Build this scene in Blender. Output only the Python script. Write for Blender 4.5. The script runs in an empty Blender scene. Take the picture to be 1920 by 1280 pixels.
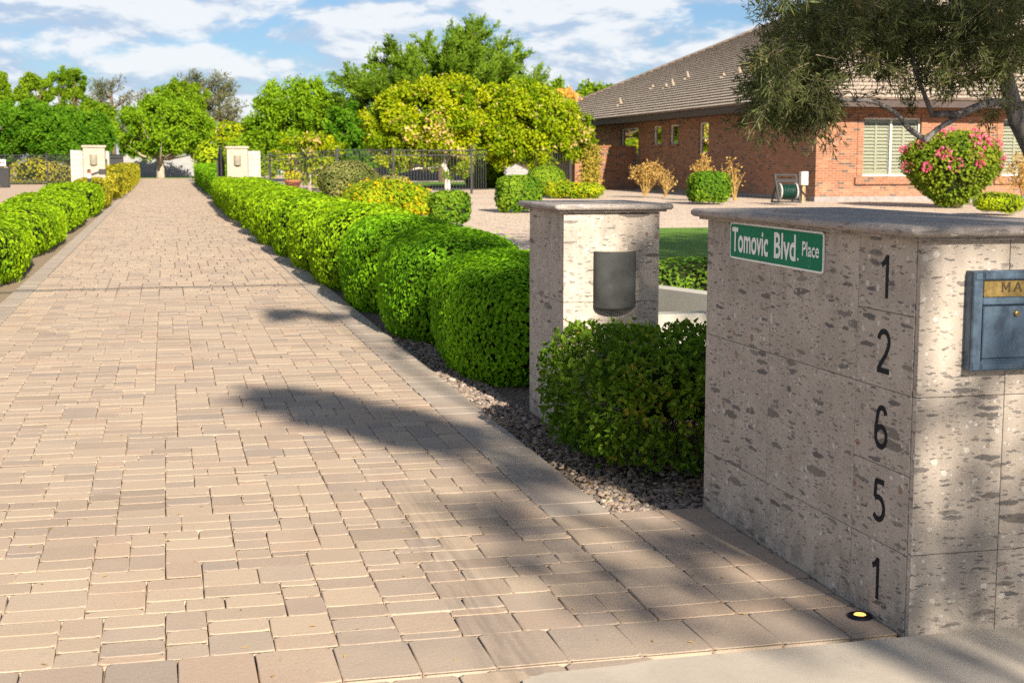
import bpy, math
import numpy as np
from mathutils import Vector, Matrix

RNG = np.random.default_rng(11)
SC = bpy.context.scene
COL = SC.collection
R = math.radians

# ------------------------------------------------------------------ camera calibration / site levels
F = 2667.0; YAW = R(13.6); PIT = R(7.05); H = 1.6

def ray(px, py):
    a = (px-960)/F; b = (640-py)/F
    f = math.cos(PIT)+b*math.sin(PIT); u = -math.sin(PIT)+b*math.cos(PIT)
    x = a*math.cos(YAW)+f*math.sin(YAW); y = -a*math.sin(YAW)+f*math.cos(YAW)
    return x/y, u/y

def at(px, py, Y):
    rx, rz = ray(px, py)
    return np.array((rx*Y, Y, H+rz*Y))

def ss(a, b, t):
    t = np.clip((np.asarray(t, float)-a)/(b-a), 0, 1)
    return t*t*(3-2*t)

def g(x, y):
    """level of the site: the drive climbs gently, the yard on the right a little more"""
    return .0056*np.clip(y, 0, 300)+ss(2.5, 7, x)*.2836*ss(6, 44, y)

SUN = np.array((.21, -2.0, 1.0)); SUN /= np.linalg.norm(SUN)

# ------------------------------------------------------------------ mesh builder
WORG = {}                                   # world place of every object's origin, for parenting
class MB:
    def __init__(s):
        s.v = []; s.f = []; s.n = 0
    def add(s, V, Fc, mi=0, uv=None, tint=0.0, smooth=False):
        V = np.asarray(V, float).reshape(-1, 3); Fc = np.asarray(Fc, int)
        if Fc.ndim == 1: Fc = Fc[None]
        t = np.broadcast_to(np.asarray(tint, float), (len(V),)) if np.ndim(tint) == 0 else np.asarray(tint, float)
        s.v.append((V, t))
        if uv is None: uv = np.zeros((Fc.size, 2))
        s.f.append((Fc+s.n, mi, np.asarray(uv, float).reshape(-1, 2), smooth))
        s.n += len(V)
        return s
    def quad(s, a, b, c, d, mi=0, uv=None, tint=0.0):
        P = np.array((a, b, c, d), float)
        if uv is None: uv = planar_uv(P)
        return s.add(P, [[0, 1, 2, 3]], mi, uv, tint)
    def box(s, x0, x1, y0, y1, z0, z1, mi=0, tint=0.0, bevel=0.0):
        if bevel <= 0:
            V = np.array([(x, y, z) for z in (z0, z1) for y in (y0, y1) for x in (x0, x1)], float)
            Fc = np.array([[0, 2, 3, 1], [4, 5, 7, 6], [0, 1, 5, 4], [2, 6, 7, 3], [0, 4, 6, 2], [1, 3, 7, 5]])
            uv = np.concatenate([planar_uv(V[f]) for f in Fc])
            return s.add(V, Fc, mi, uv, tint)
        b = bevel
        # chamfered box: 24 vertices
        V = []; idx = {}
        for sx in (0, 1):
            for sy in (0, 1):
                for sz in (0, 1):
                    X = (x0, x1)[sx]; Y = (y0, y1)[sy]; Z = (z0, z1)[sz]
                    ix = b if sx == 0 else -b; iy = b if sy == 0 else -b; iz = b if sz == 0 else -b
                    for ax, p in enumerate(((X, Y+iy, Z+iz), (X+ix, Y, Z+iz), (X+ix, Y+iy, Z))):
                        idx[(sx, sy, sz, ax)] = len(V); V.append(p)
        V = np.array(V); c = np.array(((x0+x1)/2, (y0+y1)/2, (z0+z1)/2))
        def emit(ids):
            P = V[ids]; n = np.cross(P[1]-P[0], P[2]-P[0])
            if np.dot(n, P.mean(0)-c) < 0: ids = ids[::-1]
            s.add(V[ids], [list(range(len(ids)))], mi, planar_uv(V[ids]), tint)
        for sx in (0, 1): emit([idx[(sx, a, d, 0)] for a, d in ((0, 0), (1, 0), (1, 1), (0, 1))])
        for sy in (0, 1): emit([idx[(a, sy, d, 1)] for a, d in ((0, 0), (1, 0), (1, 1), (0, 1))])
        for sz in (0, 1): emit([idx[(a, d, sz, 2)] for a, d in ((0, 0), (1, 0), (1, 1), (0, 1))])
        for a in (0, 1):
            for d in (0, 1):
                emit([idx[(0, a, d, 1)], idx[(1, a, d, 1)], idx[(1, a, d, 2)], idx[(0, a, d, 2)]])
                emit([idx[(a, 0, d, 0)], idx[(a, 1, d, 0)], idx[(a, 1, d, 2)], idx[(a, 0, d, 2)]])
                emit([idx[(a, d, 0, 0)], idx[(a, d, 1, 0)], idx[(a, d, 1, 1)], idx[(a, d, 0, 1)]])
                for e in (0, 1): emit([idx[(a, d, e, 0)], idx[(a, d, e, 1)], idx[(a, d, e, 2)]])
        return s
    def bar(s, a, b, w, h, mi=0, tint=0.0, up=(0, 0, 1)):
        """rectangular bar from a to b, w across, h along up"""
        a = np.array(a, float); b = np.array(b, float); d = b-a; d /= np.linalg.norm(d)
        u = np.array(up, float); sd = np.cross(d, u); sd /= np.linalg.norm(sd); u = np.cross(sd, d)
        V = np.array([p+sd*w/2*i+u*h/2*j for p in (a, b) for i, j in ((-1, -1), (1, -1), (1, 1), (-1, 1))])
        Fc = np.array([[3, 2, 1, 0], [4, 5, 6, 7], [0, 1, 5, 4], [1, 2, 6, 5], [2, 3, 7, 6], [3, 0, 4, 7]])
        return s.add(V, Fc, mi, np.concatenate([planar_uv(V[f]) for f in Fc]), tint)
    def tube(s, pts, rad, n=8, mi=0, tint=0.0, wob=0.0, smooth=True):
        P = np.array(pts, float); m = len(P); rad = np.broadcast_to(np.asarray(rad, float), (m,))
        T = np.gradient(P, axis=0); T /= np.linalg.norm(T, axis=1)[:, None]+1e-9
        ref = np.array((0, 0, 1.0)) if abs(T[0][2]) < .9 else np.array((1.0, 0, 0))
        u = np.cross(T[0], ref); u /= np.linalg.norm(u); V = []; UV = []
        ang = np.linspace(0, 2*math.pi, n, endpoint=False)
        for i in range(m):
            u = u-T[i]*np.dot(u, T[i]); u /= np.linalg.norm(u)+1e-9; w = np.cross(T[i], u)
            rr = rad[i]*(1+wob*RNG.normal(size=n)) if wob else rad[i]*np.ones(n)
            V.append(P[i]+np.outer(np.cos(ang)*rr, u)+np.outer(np.sin(ang)*rr, w))
        V = np.concatenate(V); k = np.arange(n); Fc = []
        for i in range(m-1):
            Fc.append(np.stack([i*n+k, i*n+(k+1) % n, (i+1)*n+(k+1) % n, (i+1)*n+k], 1))
        Fc = np.concatenate(Fc); s.add(V, Fc, mi, None, tint, smooth)
        s.add(V[:n], [list(range(n))[::-1]], mi, None, tint); s.add(V[-n:], [list(range(n))], mi, None, tint)
        return s
    def lathe(s, c, prof, n=16, mi=0, axis=2, tint=0.0, smooth=True):
        ang = np.linspace(0, 2*math.pi, n, endpoint=False); V = []
        for r, h in prof:
            q = np.stack([np.cos(ang)*r, np.sin(ang)*r, np.full(n, h)], 1)
            if axis == 0: q = q[:, [2, 0, 1]]
            if axis == 1: q = q[:, [1, 2, 0]]
            V.append(q+np.array(c, float))
        V = np.concatenate(V); k = np.arange(n)
        Fc = np.concatenate([np.stack([i*n+k, i*n+(k+1) % n, (i+1)*n+(k+1) % n, (i+1)*n+k], 1) for i in range(len(prof)-1)])
        s.add(V, Fc, mi, None, tint, smooth)
        s.add(V[:n], [list(range(n))[::-1]], mi, None, tint); s.add(V[-n:], [list(range(n))], mi, None, tint)
        return s
    def prism(s, poly, z0, z1, fn, mi=0, tint=0.0):
        """poly in 2D extruded; fn(u, v, w) -> xyz"""
        n = len(poly); A = np.array([fn(u, v, z0) for u, v in poly]); B = np.array([fn(u, v, z1) for u, v in poly])
        V = np.concatenate([A, B]); k = np.arange(n)
        uvp = np.array(poly, float)
        s.add(V, [list(range(n))[::-1]], mi, uvp[::-1], tint); s.add(V, [list(range(n, 2*n))], mi, uvp, tint)
        Fc = np.stack([k, (k+1) % n, (k+1) % n+n, k+n], 1)
        s.add(V, Fc, mi, np.concatenate([planar_uv(V[f]) for f in Fc]), tint)
        return s
    def build(s, name, mats, parent=None, org=None, **tags):
        V = np.concatenate([a for a, _ in s.v]); T = np.concatenate([t for _, t in s.v])
        lo, hi = V.min(0), V.max(0)
        if org is None: org = np.array(((lo[0]+hi[0])/2, (lo[1]+hi[1])/2, lo[2]))
        org = np.asarray(org, float)
        me = bpy.data.meshes.new(name)
        me.vertices.add(len(V)); me.vertices.foreach_set('co', (V-org).astype(np.float32).ravel())
        li = np.concatenate([f.ravel() for f, *_ in s.f]); me.loops.add(len(li)); me.loops.foreach_set('vertex_index', li.astype(np.int32))
        tot = np.concatenate([np.full(len(f), f.shape[1]) for f, *_ in s.f]); st = np.concatenate([[0], np.cumsum(tot)[:-1]])
        me.polygons.add(len(tot)); me.polygons.foreach_set('loop_start', st.astype(np.int32))
        me.polygons.foreach_set('material_index', np.concatenate([np.full(len(f), m) for f, m, *_ in s.f]).astype(np.int32))
        me.polygons.foreach_set('use_smooth', np.concatenate([np.full(len(f), sm) for f, m, u, sm in s.f]))
        uvl = me.uv_layers.new(name='UVMap'); uvl.data.foreach_set('uv', np.concatenate([u for f, m, u, sm in s.f]).astype(np.float32).ravel())
        at_ = me.attributes.new('tint', 'FLOAT', 'POINT'); at_.data.foreach_set('value', T.astype(np.float32))
        me.update(calc_edges=True); me.validate()
        for m in (mats if isinstance(mats, (list, tuple)) else [mats]): me.materials.append(m)
        o = bpy.data.objects.new(name, me); COL.objects.link(o)
        WORG[o.name] = org
        if parent is not None:
            o.parent = parent; o.location = Vector(org-WORG[parent.name])
        else: o.location = Vector(org)
        for k, v in tags.items(): o[k] = v
        return o

def planar_uv(P):
    n = np.cross(P[1]-P[0], P[2]-P[0]); a = np.abs(n)
    if a[2] >= a[0] and a[2] >= a[1]: return P[:, :2]
    return P[:, [0, 2]] if a[1] >= a[0] else P[:, [1, 2]]

def thing(name, label, cat, loc, group=None):
    o = bpy.data.objects.new(name, None); COL.objects.link(o); o.location = Vector(np.asarray(loc, float))
    WORG[o.name] = np.asarray(loc, float); o.empty_display_size = .2; o['label'] = label; o['category'] = cat
    if group: o['group'] = group
    return o

# ------------------------------------------------------------------ materials
class NT:
    def __init__(s, m): s.nt = m.node_tree; s.n = s.nt.nodes; s.l = s.nt.links
    def new(s, t, **kw):
        nd = s.n.new(t)
        for k, v in kw.items():
            if k.startswith('i_'):
                key = k[2:]; key = int(key) if key.isdigit() else key.replace('_', ' ')
                s.set(nd.inputs[key], v)
            else: setattr(nd, k, v)
        return nd
    def set(s, sock, v):
        if isinstance(v, bpy.types.NodeSocket): s.l.new(v, sock)
        elif isinstance(v, bpy.types.Node): s.l.new(v.outputs[0], sock)
        else:
            if isinstance(v, (tuple, list)) and len(v) == 3 and sock.type == 'RGBA': v = (*v, 1)
            sock.default_value = v
    def math(s, op, a, b=None, c=None, clamp=False):
        nd = s.n.new('ShaderNodeMath'); nd.operation = op; nd.use_clamp = clamp
        s.set(nd.inputs[0], a)
        if b is not None: s.set(nd.inputs[1], b)
        if c is not None: s.set(nd.inputs[2], c)
        return nd.outputs[0]
    def mix(s, f, a, b, blend='MIX'):
        nd = s.n.new('ShaderNodeMix'); nd.data_type = 'RGBA'; nd.blend_type = blend
        s.set(nd.inputs[0], f); s.set(nd.inputs[6], a); s.set(nd.inputs[7], b)
        return nd.outputs[2]
    def noise(s, vec, scale, detail=4, rough=.55, dist=0.0):
        nd = s.n.new('ShaderNodeTexNoise'); s.set(nd.inputs['Vector'], vec); nd.inputs['Scale'].default_value = scale
        nd.inputs['Detail'].default_value = detail; nd.inputs['Roughness'].default_value = rough; nd.inputs['Distortion'].default_value = dist
        return nd.outputs[0]
    def ramp(s, f, stops, mode='LINEAR'):
        nd = s.n.new('ShaderNodeValToRGB'); cr = nd.color_ramp; cr.interpolation = mode
        while len(cr.elements) < len(stops): cr.elements.new(.5)
        for e, (p, c) in zip(cr.elements, stops):
            e.position = p; e.color = (*c, 1) if len(c) == 3 else c
        s.set(nd.inputs[0], f); return nd.outputs[0]
    def step(s, f, a, b):
        nd = s.n.new('ShaderNodeMapRange'); nd.interpolation_type = 'SMOOTHSTEP'
        s.set(nd.inputs[0], f); nd.inputs[1].default_value = a; nd.inputs[2].default_value = b
        return nd.outputs[0]
    def vscale(s, vec, sc, add=None):
        nd = s.n.new('ShaderNodeMapping'); s.set(nd.inputs[0], vec); nd.inputs['Scale'].default_value = sc
        if add is not None: nd.inputs['Location'].default_value = add
        return nd.outputs[0]
    def voro(s, vec, scale, rnd=1.0):
        nd = s.n.new('ShaderNodeTexVoronoi'); s.set(nd.inputs['Vector'], vec); nd.inputs['Scale'].default_value = scale
        nd.inputs['Randomness'].default_value = rnd
        sp = s.n.new('ShaderNodeSeparateColor'); s.l.new(nd.outputs['Color'], sp.inputs[0])
        return nd.outputs['Distance'], sp.outputs
    def bump(s, h, strength=.4, dist=.01):
        nd = s.n.new('ShaderNodeBump'); s.set(nd.inputs['Height'], h); nd.inputs['Strength'].default_value = strength; nd.inputs['Distance'].default_value = dist
        return nd.outputs[0]

def mat(name):
    m = bpy.data.materials.new(name); m.use_nodes = True; t = NT(m)
    b = t.n['Principled BSDF']; b.inputs['Roughness'].default_value = .8; b.inputs['Specular IOR Level'].default_value = .3
    return m, t, b

def simple(name, c, rough=.7, metal=0, spec=.3, var=.12, scale=8, bump=0):
    m, t, b = mat(name)
    co = t.new('ShaderNodeTexCoord').outputs['Object']
    n = t.noise(co, scale, 5)
    col = t.mix(t.step(n, .3, .7), tuple(x*(1-var) for x in c), tuple(min(1, x*(1+var)) for x in c))
    t.set(b.inputs['Base Color'], col); b.inputs['Roughness'].default_value = rough; b.inputs['Metallic'].default_value = metal
    b.inputs['Specular IOR Level'].default_value = spec
    if bump: t.set(b.inputs['Normal'], t.bump(t.noise(co, scale*6, 4), bump, .01))
    return m

def leafmat(name, c1, c2, trans=.3, c3=None):
    m, t, b = mat(name)
    a = t.new('ShaderNodeAttribute', attribute_name='tint').outputs['Fac']
    st = [(0, c1), (.8, c2)] + ([(.97, c3)] if c3 else [(1, c2)])
    col = t.ramp(a, st)
    t.set(b.inputs['Base Color'], col); b.inputs['Roughness'].default_value = .6; b.inputs['Specular IOR Level'].default_value = .12
    tr = t.new('ShaderNodeBsdfTranslucent'); t.set(tr.inputs[0], t.mix(1.0, col, (1.25, 1.3, .7), 'MULTIPLY'))
    mx = t.new('ShaderNodeMixShader', i_0=trans); t.l.new(b.outputs[0], mx.inputs[1]); t.l.new(tr.outputs[0], mx.inputs[2])
    t.l.new(mx.outputs[0], t.n['Material Output'].inputs[0])
    return m

def m_paver():
    m, t, b = mat('paver_concrete')
    a = t.new('ShaderNodeAttribute', attribute_name='tint').outputs['Fac']
    P = t.new('ShaderNodeNewGeometry').outputs['Position']
    base = t.ramp(a, [(0, (.290, .222, .168)), (.2, (.395, .302, .218)), (.42, (.445, .342, .245)), (.58, (.345, .276, .216)), (.74, (.415, .296, .212)), (.88, (.295, .238, .193)), (1, (.340, .256, .195))])
    base = t.mix(t.math('MULTIPLY', t.step(t.noise(P, 1.3, 4, .6), .38, .72), .55), base, (.440, .342, .252))
    sp = t.noise(P, 220, 3, .7)
    base = t.mix(t.step(sp, .58, .72), base, (.16, .13, .11)); base = t.mix(t.math('MULTIPLY', t.step(sp, .42, .30), .6), base, (.64, .56, .46))
    base = t.mix(t.math('MULTIPLY', t.step(t.noise(P, 14, 5, .7), .55, .8), .35), base, (.25, .20, .165))
    # tyre rubber rubbed into the surface in two narrow tracks by the street
    xyz = t.new('ShaderNodeSeparateXYZ'); t.l.new(P, xyz.inputs[0])
    w = t.math('ADD', xyz.outputs[0], t.math('MULTIPLY', t.math('SUBTRACT', xyz.outputs[1], 6), -.02))
    d = t.math('ABSOLUTE', t.math('SUBTRACT', w, 1.06))
    tr = t.math('MULTIPLY', t.step(d, .17, .03), t.step(xyz.outputs[1], 8.0, 5.6))
    tr = t.math('MULTIPLY', tr, t.step(t.noise(t.vscale(P, (26, 1.6, 1)), 1, 4), .35, .65))
    base = t.mix(t.math('MULTIPLY', tr, .30), base, (.07, .06, .055))
    t.set(b.inputs['Base Color'], base); b.inputs['Roughness'].default_value = .85
    t.set(b.inputs['Normal'], t.bump(t.math('ADD', t.math('MULTIPLY', sp, .5), t.noise(P, 60, 4)), .35, .004))
    return m

def m_kerb():
    m, t, b = mat('border_paver')
    a = t.new('ShaderNodeAttribute', attribute_name='tint').outputs['Fac']
    P = t.new('ShaderNodeNewGeometry').outputs['Position']
    base = t.ramp(a, [(0, (.300, .250, .205)), (.5, (.365, .305, .245)), (1, (.330, .262, .210))])
    sp = t.noise(P, 230, 3, .7)
    base = t.mix(t.step(sp, .58, .74), base, (.14, .12, .11)); base = t.mix(t.math('MULTIPLY', t.step(sp, .42, .3), .5), base, (.55, .5, .45))
    base = t.mix(t.math('MULTIPLY', t.step(t.noise(P, 5, 5, .7), .5, .8), .4), base, (.40, .33, .27))
    t.set(b.inputs['Base Color'], base); t.set(b.inputs['Normal'], t.bump(t.math('ADD', t.math('MULTIPLY', sp, .5), t.noise(P, 50, 4)), .3, .004))
    return m

def m_gravel(name, cols, scale, bump=.6, dist=.02, patch=None):
    m, t, b = mat(name)
    P = t.new('ShaderNodeNewGeometry').outputs['Position']
    d, c = t.voro(P, scale)
    base = t.ramp(c[0], cols)
    base = t.mix(t.math('MULTIPLY', t.step(d, .35, .8), .75), base, tuple(x*.45 for x in cols[0][1]))
    if patch: base = t.mix(t.math('MULTIPLY', t.step(t.noise(P, .7, 5, .65), .45, .7), .5), base, patch)
    t.set(b.inputs['Base Color'], base); b.inputs['Roughness'].default_value = .95; b.inputs['Specular IOR Level'].default_value = .1
    t.set(b.inputs['Normal'], t.bump(t.math('SUBTRACT', 1.0, d), bump, dist))
    return m

def m_grass(name, c1, c2):
    m, t, b = mat(name)
    P = t.new('ShaderNodeNewGeometry').outputs['Position']
    n = t.noise(P, 1.4, 4); n2 = t.noise(P, 90, 4, .7)
    col = t.mix(t.math('ADD', t.math('MULTIPLY', n, .5), t.math('MULTIPLY', n2, .5)), c1, c2)
    t.set(b.inputs['Base Color'], col); b.inputs['Roughness'].default_value = .9
    t.set(b.inputs['Normal'], t.bump(n2, .8, .02))
    return m

def m_concrete(name, c, stain=.5):
    m, t, b = mat(name)
    P = t.new('ShaderNodeNewGeometry').outputs['Position']
    n = t.noise(P, 3, 6, .65); sp = t.noise(P, 260, 2)
    col = t.mix(t.step(n, .3, .75), tuple(x*.82 for x in c), c)
    col = t.mix(t.math('MULTIPLY', t.step(t.noise(P, 9, 5, .7), .55, .75), stain), col, tuple(x*.62 for x in c))
    col = t.mix(t.math('MULTIPLY', t.step(sp, .6, .75), .5), col, tuple(x*.6 for x in c))
    t.set(b.inputs['Base Color'], col); b.inputs['Roughness'].default_value = .85
    t.set(b.inputs['Normal'], t.bump(t.math('ADD', sp, t.noise(P, 40, 4)), .2, .004))
    return m

def m_cantera(name, ca, cb, fleck=1.0, stain=0.0):
    """volcanic stone: pale ground with stretched dark flames, pale pumice dots and a few rust chips"""
    m, t, b = mat(name)
    uv = t.new('ShaderNodeTexCoord').outputs['UV']
    a = t.new('ShaderNodeAttribute', attribute_name='tint').outputs['Fac']
    off = t.new('ShaderNodeCombineXYZ'); t.l.new(t.math('MULTIPLY', a, 37.0), off.inputs[0]); t.l.new(t.math('MULTIPLY', a, 71.3), off.inputs[1])
    vo = t.new('ShaderNodeVectorMath', operation='ADD'); t.l.new(uv, vo.inputs[0]); t.l.new(off.outputs[0], vo.inputs[1])
    v = vo.outputs[0]
    nz = t.new('ShaderNodeTexNoise'); t.l.new(v, nz.inputs['Vector']); nz.inputs['Scale'].default_value = 16; nz.inputs['Detail'].default_value = 4
    sub = t.new('ShaderNodeVectorMath', operation='SUBTRACT'); t.l.new(nz.outputs['Color'], sub.inputs[0]); sub.inputs[1].default_value = (.5, .5, .5)
    scl = t.new('ShaderNodeVectorMath', operation='SCALE'); t.l.new(sub.outputs[0], scl.inputs[0]); scl.inputs['Scale'].default_value = .035; nz.inputs['Roughness'].default_value = .72; nz.inputs['Detail'].default_value = 6
    vd = t.new('ShaderNodeVectorMath', operation='ADD'); t.l.new(v, vd.inputs[0]); t.l.new(scl.outputs[0], vd.inputs[1]); vd = vd.outputs[0]
    n = t.noise(v, 5, 5, .65); n2 = t.noise(v, 150, 3, .7)
    col = t.mix(t.step(n, .3, .7), ca, cb)
    col = t.mix(t.math('MULTIPLY', t.step(n2, .52, .7), .45), col, tuple(x*.6 for x in ca))
    col = t.mix(t.math('MULTIPLY', t.step(n2, .44, .3), .35), col, (.62, .57, .5))
    hs = []
    def layer(sx, sy, thr, keep, colr, strength, vec=vd, add=(0, 0, 0)):
        nonlocal col
        d, c = t.voro(t.vscale(vec, (sx, sy, 1), add), 1)
        d = t.math('MULTIPLY', d, t.math('ADD', .72, t.math('MULTIPLY', c[2], .75)))
        k = t.math('MULTIPLY', t.step(d, thr, thr*.88), t.math('GREATER_THAN', c[0], keep))
        k = t.math('MULTIPLY', k, t.math('MULTIPLY', strength, t.math('ADD', .65, t.math('MULTIPLY', c[1], .35))))
        col = t.mix(k, col, colr); hs.append(k)
    layer(34, 150, .32, .54, (.10, .09, .085), .85*fleck)
    layer(19, 92, .32, .64, (.09, .085, .085), .85*fleck, add=(3, 7, 0))
    layer(8, 42, .34, .76, (.085, .08, .078), .9*fleck, add=(1.3, 2.7, 0))
    layer(4.4, 21, .34, .86, (.115, .10, .088), .9*fleck, add=(5.1, .7, 0))
    layer(26, 30, .24, .80, (.62, .58, .53), .75*fleck, add=(9, 4, 0))
    layer(60, 66, .26, .80, (.68, .63, .58), .6*fleck, add=(2, 9, 0))
    layer(15, 17, .20, .90, (.24, .13, .095), .85*fleck, add=(6, 6, 0))
    if stain:
        P = t.new('ShaderNodeNewGeometry').outputs['Position']
        sx = t.new('ShaderNodeSeparateXYZ'); t.l.new(P, sx.inputs[0])
        top = t.step(sx.outputs[2], .85, 1.36); low = t.step(sx.outputs[2], .28, .02)
        sn = t.step(t.noise(t.vscale(P, (3.5, 3.5, .9)), 1.6, 5, .6), .46, .66)
        wet = t.step(t.noise(P, 9, 5, .6), .42, .6)
        near = t.step(sx.outputs[1], 4.62, 4.75)
        k = t.math('MAXIMUM', t.math('MULTIPLY', t.math('MULTIPLY', top, sn), near), t.math('MULTIPLY', low, wet))
        col = t.mix(t.math('MULTIPLY', k, stain), col, (.105, .095, .085))
    t.set(b.inputs['Base Color'], col); b.inputs['Roughness'].default_value = .8
    h = t.math('ADD', n2, t.math('MULTIPLY', hs[2], -.7)); h = t.math('ADD', h, t.math('MULTIPLY', hs[1], -.6))
    t.set(b.inputs['Normal'], t.bump(h, .3, .004))
    return m

def m_brick(name):
    m, t, b = mat(name)
    uv = t.new('ShaderNodeTexCoord').outputs['UV']; s = t.new('ShaderNodeSeparateXYZ'); t.l.new(uv, s.inputs[0])
    L, Hh, J = .245, .0765, .011
    rv = t.math('DIVIDE', s.outputs[1], Hh); row = t.math('FLOOR', rv); fv = t.math('FRACT', rv)
    ru = t.math('ADD', t.math('DIVIDE', s.outputs[0], L), t.math('MULTIPLY', t.math('FLOORED_MODULO', row, 2.0), .5))
    cl = t.math('FLOOR', ru); fu = t.math('FRACT', ru)
    cx = t.new('ShaderNodeCombineXYZ'); t.l.new(cl, cx.inputs[0]); t.l.new(row, cx.inputs[1])
    wn = t.new('ShaderNodeTexWhiteNoise', noise_dimensions='2D'); t.l.new(cx.outputs[0], wn.inputs['Vector'])
    clus = t.noise(cx.outputs[0], .22, 3)
    val = t.math('ADD', wn.outputs['Value'], t.math('MULTIPLY', t.math('SUBTRACT', clus, .5), .25))
    col = t.ramp(val, [(0, (.185, .070, .038)), (.35, (.250, .100, .054)), (.6, (.200, .082, .046)), (.82, (.305, .145, .082)), (.88, (.22, .088, .052)), (.90, (.085, .058, .052)), (1, (.06, .046, .046))])
    n = t.noise(uv, 60, 4, .7); col = t.mix(t.math('MULTIPLY', t.step(n, .4, .75), .4), col, (.42, .22, .13))
    # pale salts low on the wall
    low = t.math('MULTIPLY', t.step(s.outputs[1], 1.25, .6), t.step(t.noise(uv, 6, 5), .3, .7))
    col = t.mix(t.math('MULTIPLY', low, .25), col, (.42, .32, .24))
    mu = t.math('MULTIPLY', t.math('GREATER_THAN', fu, J/L), t.math('GREATER_THAN', fv, J/Hh))
    col = t.mix(mu, (.34, .25, .175), col)
    t.set(b.inputs['Base Color'], col); b.inputs['Roughness'].default_value = .9
    t.set(b.inputs['Normal'], t.bump(t.math('ADD', t.math('MULTIPLY', mu, 1.0), t.math('MULTIPLY', n, .3)), .6, .008))
    return m

def m_block(name, c1, c2, L=.4, Hh=.2):
    m, t, b = mat(name)
    uv = t.new('ShaderNodeTexCoord').outputs['UV']
    br = t.new('ShaderNodeTexBrick', i_Vector=uv, i_Color1=c1, i_Color2=c2, i_Mortar=tuple(x*.7 for x in c1))
    br.inputs['Scale'].default_value = 1; br.inputs['Brick Width'].default_value = L; br.inputs['Row Height'].default_value = Hh; br.inputs['Mortar Size'].default_value = .008
    n = t.noise(uv, 7, 5, .7)
    col = t.mix(t.math('MULTIPLY', t.step(n, .45, .75), .35), br.outputs[0], tuple(x*.65 for x in c1))
    t.set(b.inputs['Base Color'], col); b.inputs['Roughness'].default_value = .9
    return m

def m_roof():
    m, t, b = mat('roof_tile')
    uv = t.new('ShaderNodeTexCoord').outputs['UV']; s = t.new('ShaderNodeSeparateXYZ'); t.l.new(uv, s.inputs[0])
    row = t.math('FLOOR', s.outputs[1])
    ru = t.math('ADD', t.math('DIVIDE', s.outputs[0], .31), t.math('MULTIPLY', row, .47)); cl = t.math('FLOOR', ru); fu = t.math('FRACT', ru)
    cx = t.new('ShaderNodeCombineXYZ'); t.l.new(cl, cx.inputs[0]); t.l.new(row, cx.inputs[1])
    wn = t.new('ShaderNodeTexWhiteNoise', noise_dimensions='2D'); t.l.new(cx.outputs[0], wn.inputs['Vector'])
    col = t.ramp(wn.outputs['Value'], [(0, (.40, .335, .27)), (.5, (.47, .40, .325)), (.8, (.43, .36, .285)), (1, (.54, .465, .385))])
    n = t.noise(uv, 3, 6, .7); col = t.mix(t.math('MULTIPLY', t.step(n, .45, .75), .35), col, (.38, .32, .25))
    col = t.mix(t.math('LESS_THAN', fu, .05), col, (.06, .05, .042))
    t.set(b.inputs['Base Color'], col); b.inputs['Roughness'].default_value = .9
    return m

def m_mailbox():
    m, t, b = mat('blue_steel')
    P = t.new('ShaderNodeTexCoord').outputs['Object']
    n = t.noise(P, 11, 5, .6); n2 = t.noise(t.vscale(P, (60, 60, 5)), 1, 3)
    col = t.mix(t.step(n, .42, .66), (.078, .122, .175), (.034, .055, .085))
    col = t.mix(t.math('MULTIPLY', t.step(n2, .5, .8), .4), col, (.15, .20, .27))
    t.set(b.inputs['Base Color'], col); b.inputs['Metallic'].default_value = .15; b.inputs['Roughness'].default_value = .5; b.inputs['Specular IOR Level'].default_value = .4
    return m

def m_bark(name, c1, c2):
    m, t, b = mat(name)
    P = t.new('ShaderNodeNewGeometry').outputs['Position']
    n = t.noise(t.vscale(P, (14, 14, 4)), 1, 6, .7); k = t.step(n, .35, .65)
    t.set(b.inputs['Base Color'], t.mix(k, c1, c2)); b.inputs['Roughness'].default_value = .95; b.inputs['Specular IOR Level'].default_value = .1
    t.set(b.inputs['Normal'], t.bump(n, .8, .03))
    return m

def m_glass():
    m, t, b = mat('window_glass')
    tr = t.new('ShaderNodeBsdfTransparent', i_0=(.88, .90, .88)); gl = t.new('ShaderNodeBsdfGlossy', i_0=(1, 1, 1)); gl.inputs['Roughness'].default_value = .03
    fr = t.new('ShaderNodeFresnel'); fr.inputs[0].default_value = 1.5
    mx = t.new('ShaderNodeMixShader'); t.l.new(fr.outputs[0], mx.inputs[0]); t.l.new(tr.outputs[0], mx.inputs[1]); t.l.new(gl.outputs[0], mx.inputs[2])
    t.l.new(mx.outputs[0], t.n['Material Output'].inputs[0]); return m

def m_emit(name, c, s):
    m, t, b = mat(name); t.set(b.inputs['Base Color'], c); t.set(b.inputs['Emission Color'], c); b.inputs['Emission Strength'].default_value = s
    return m

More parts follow.
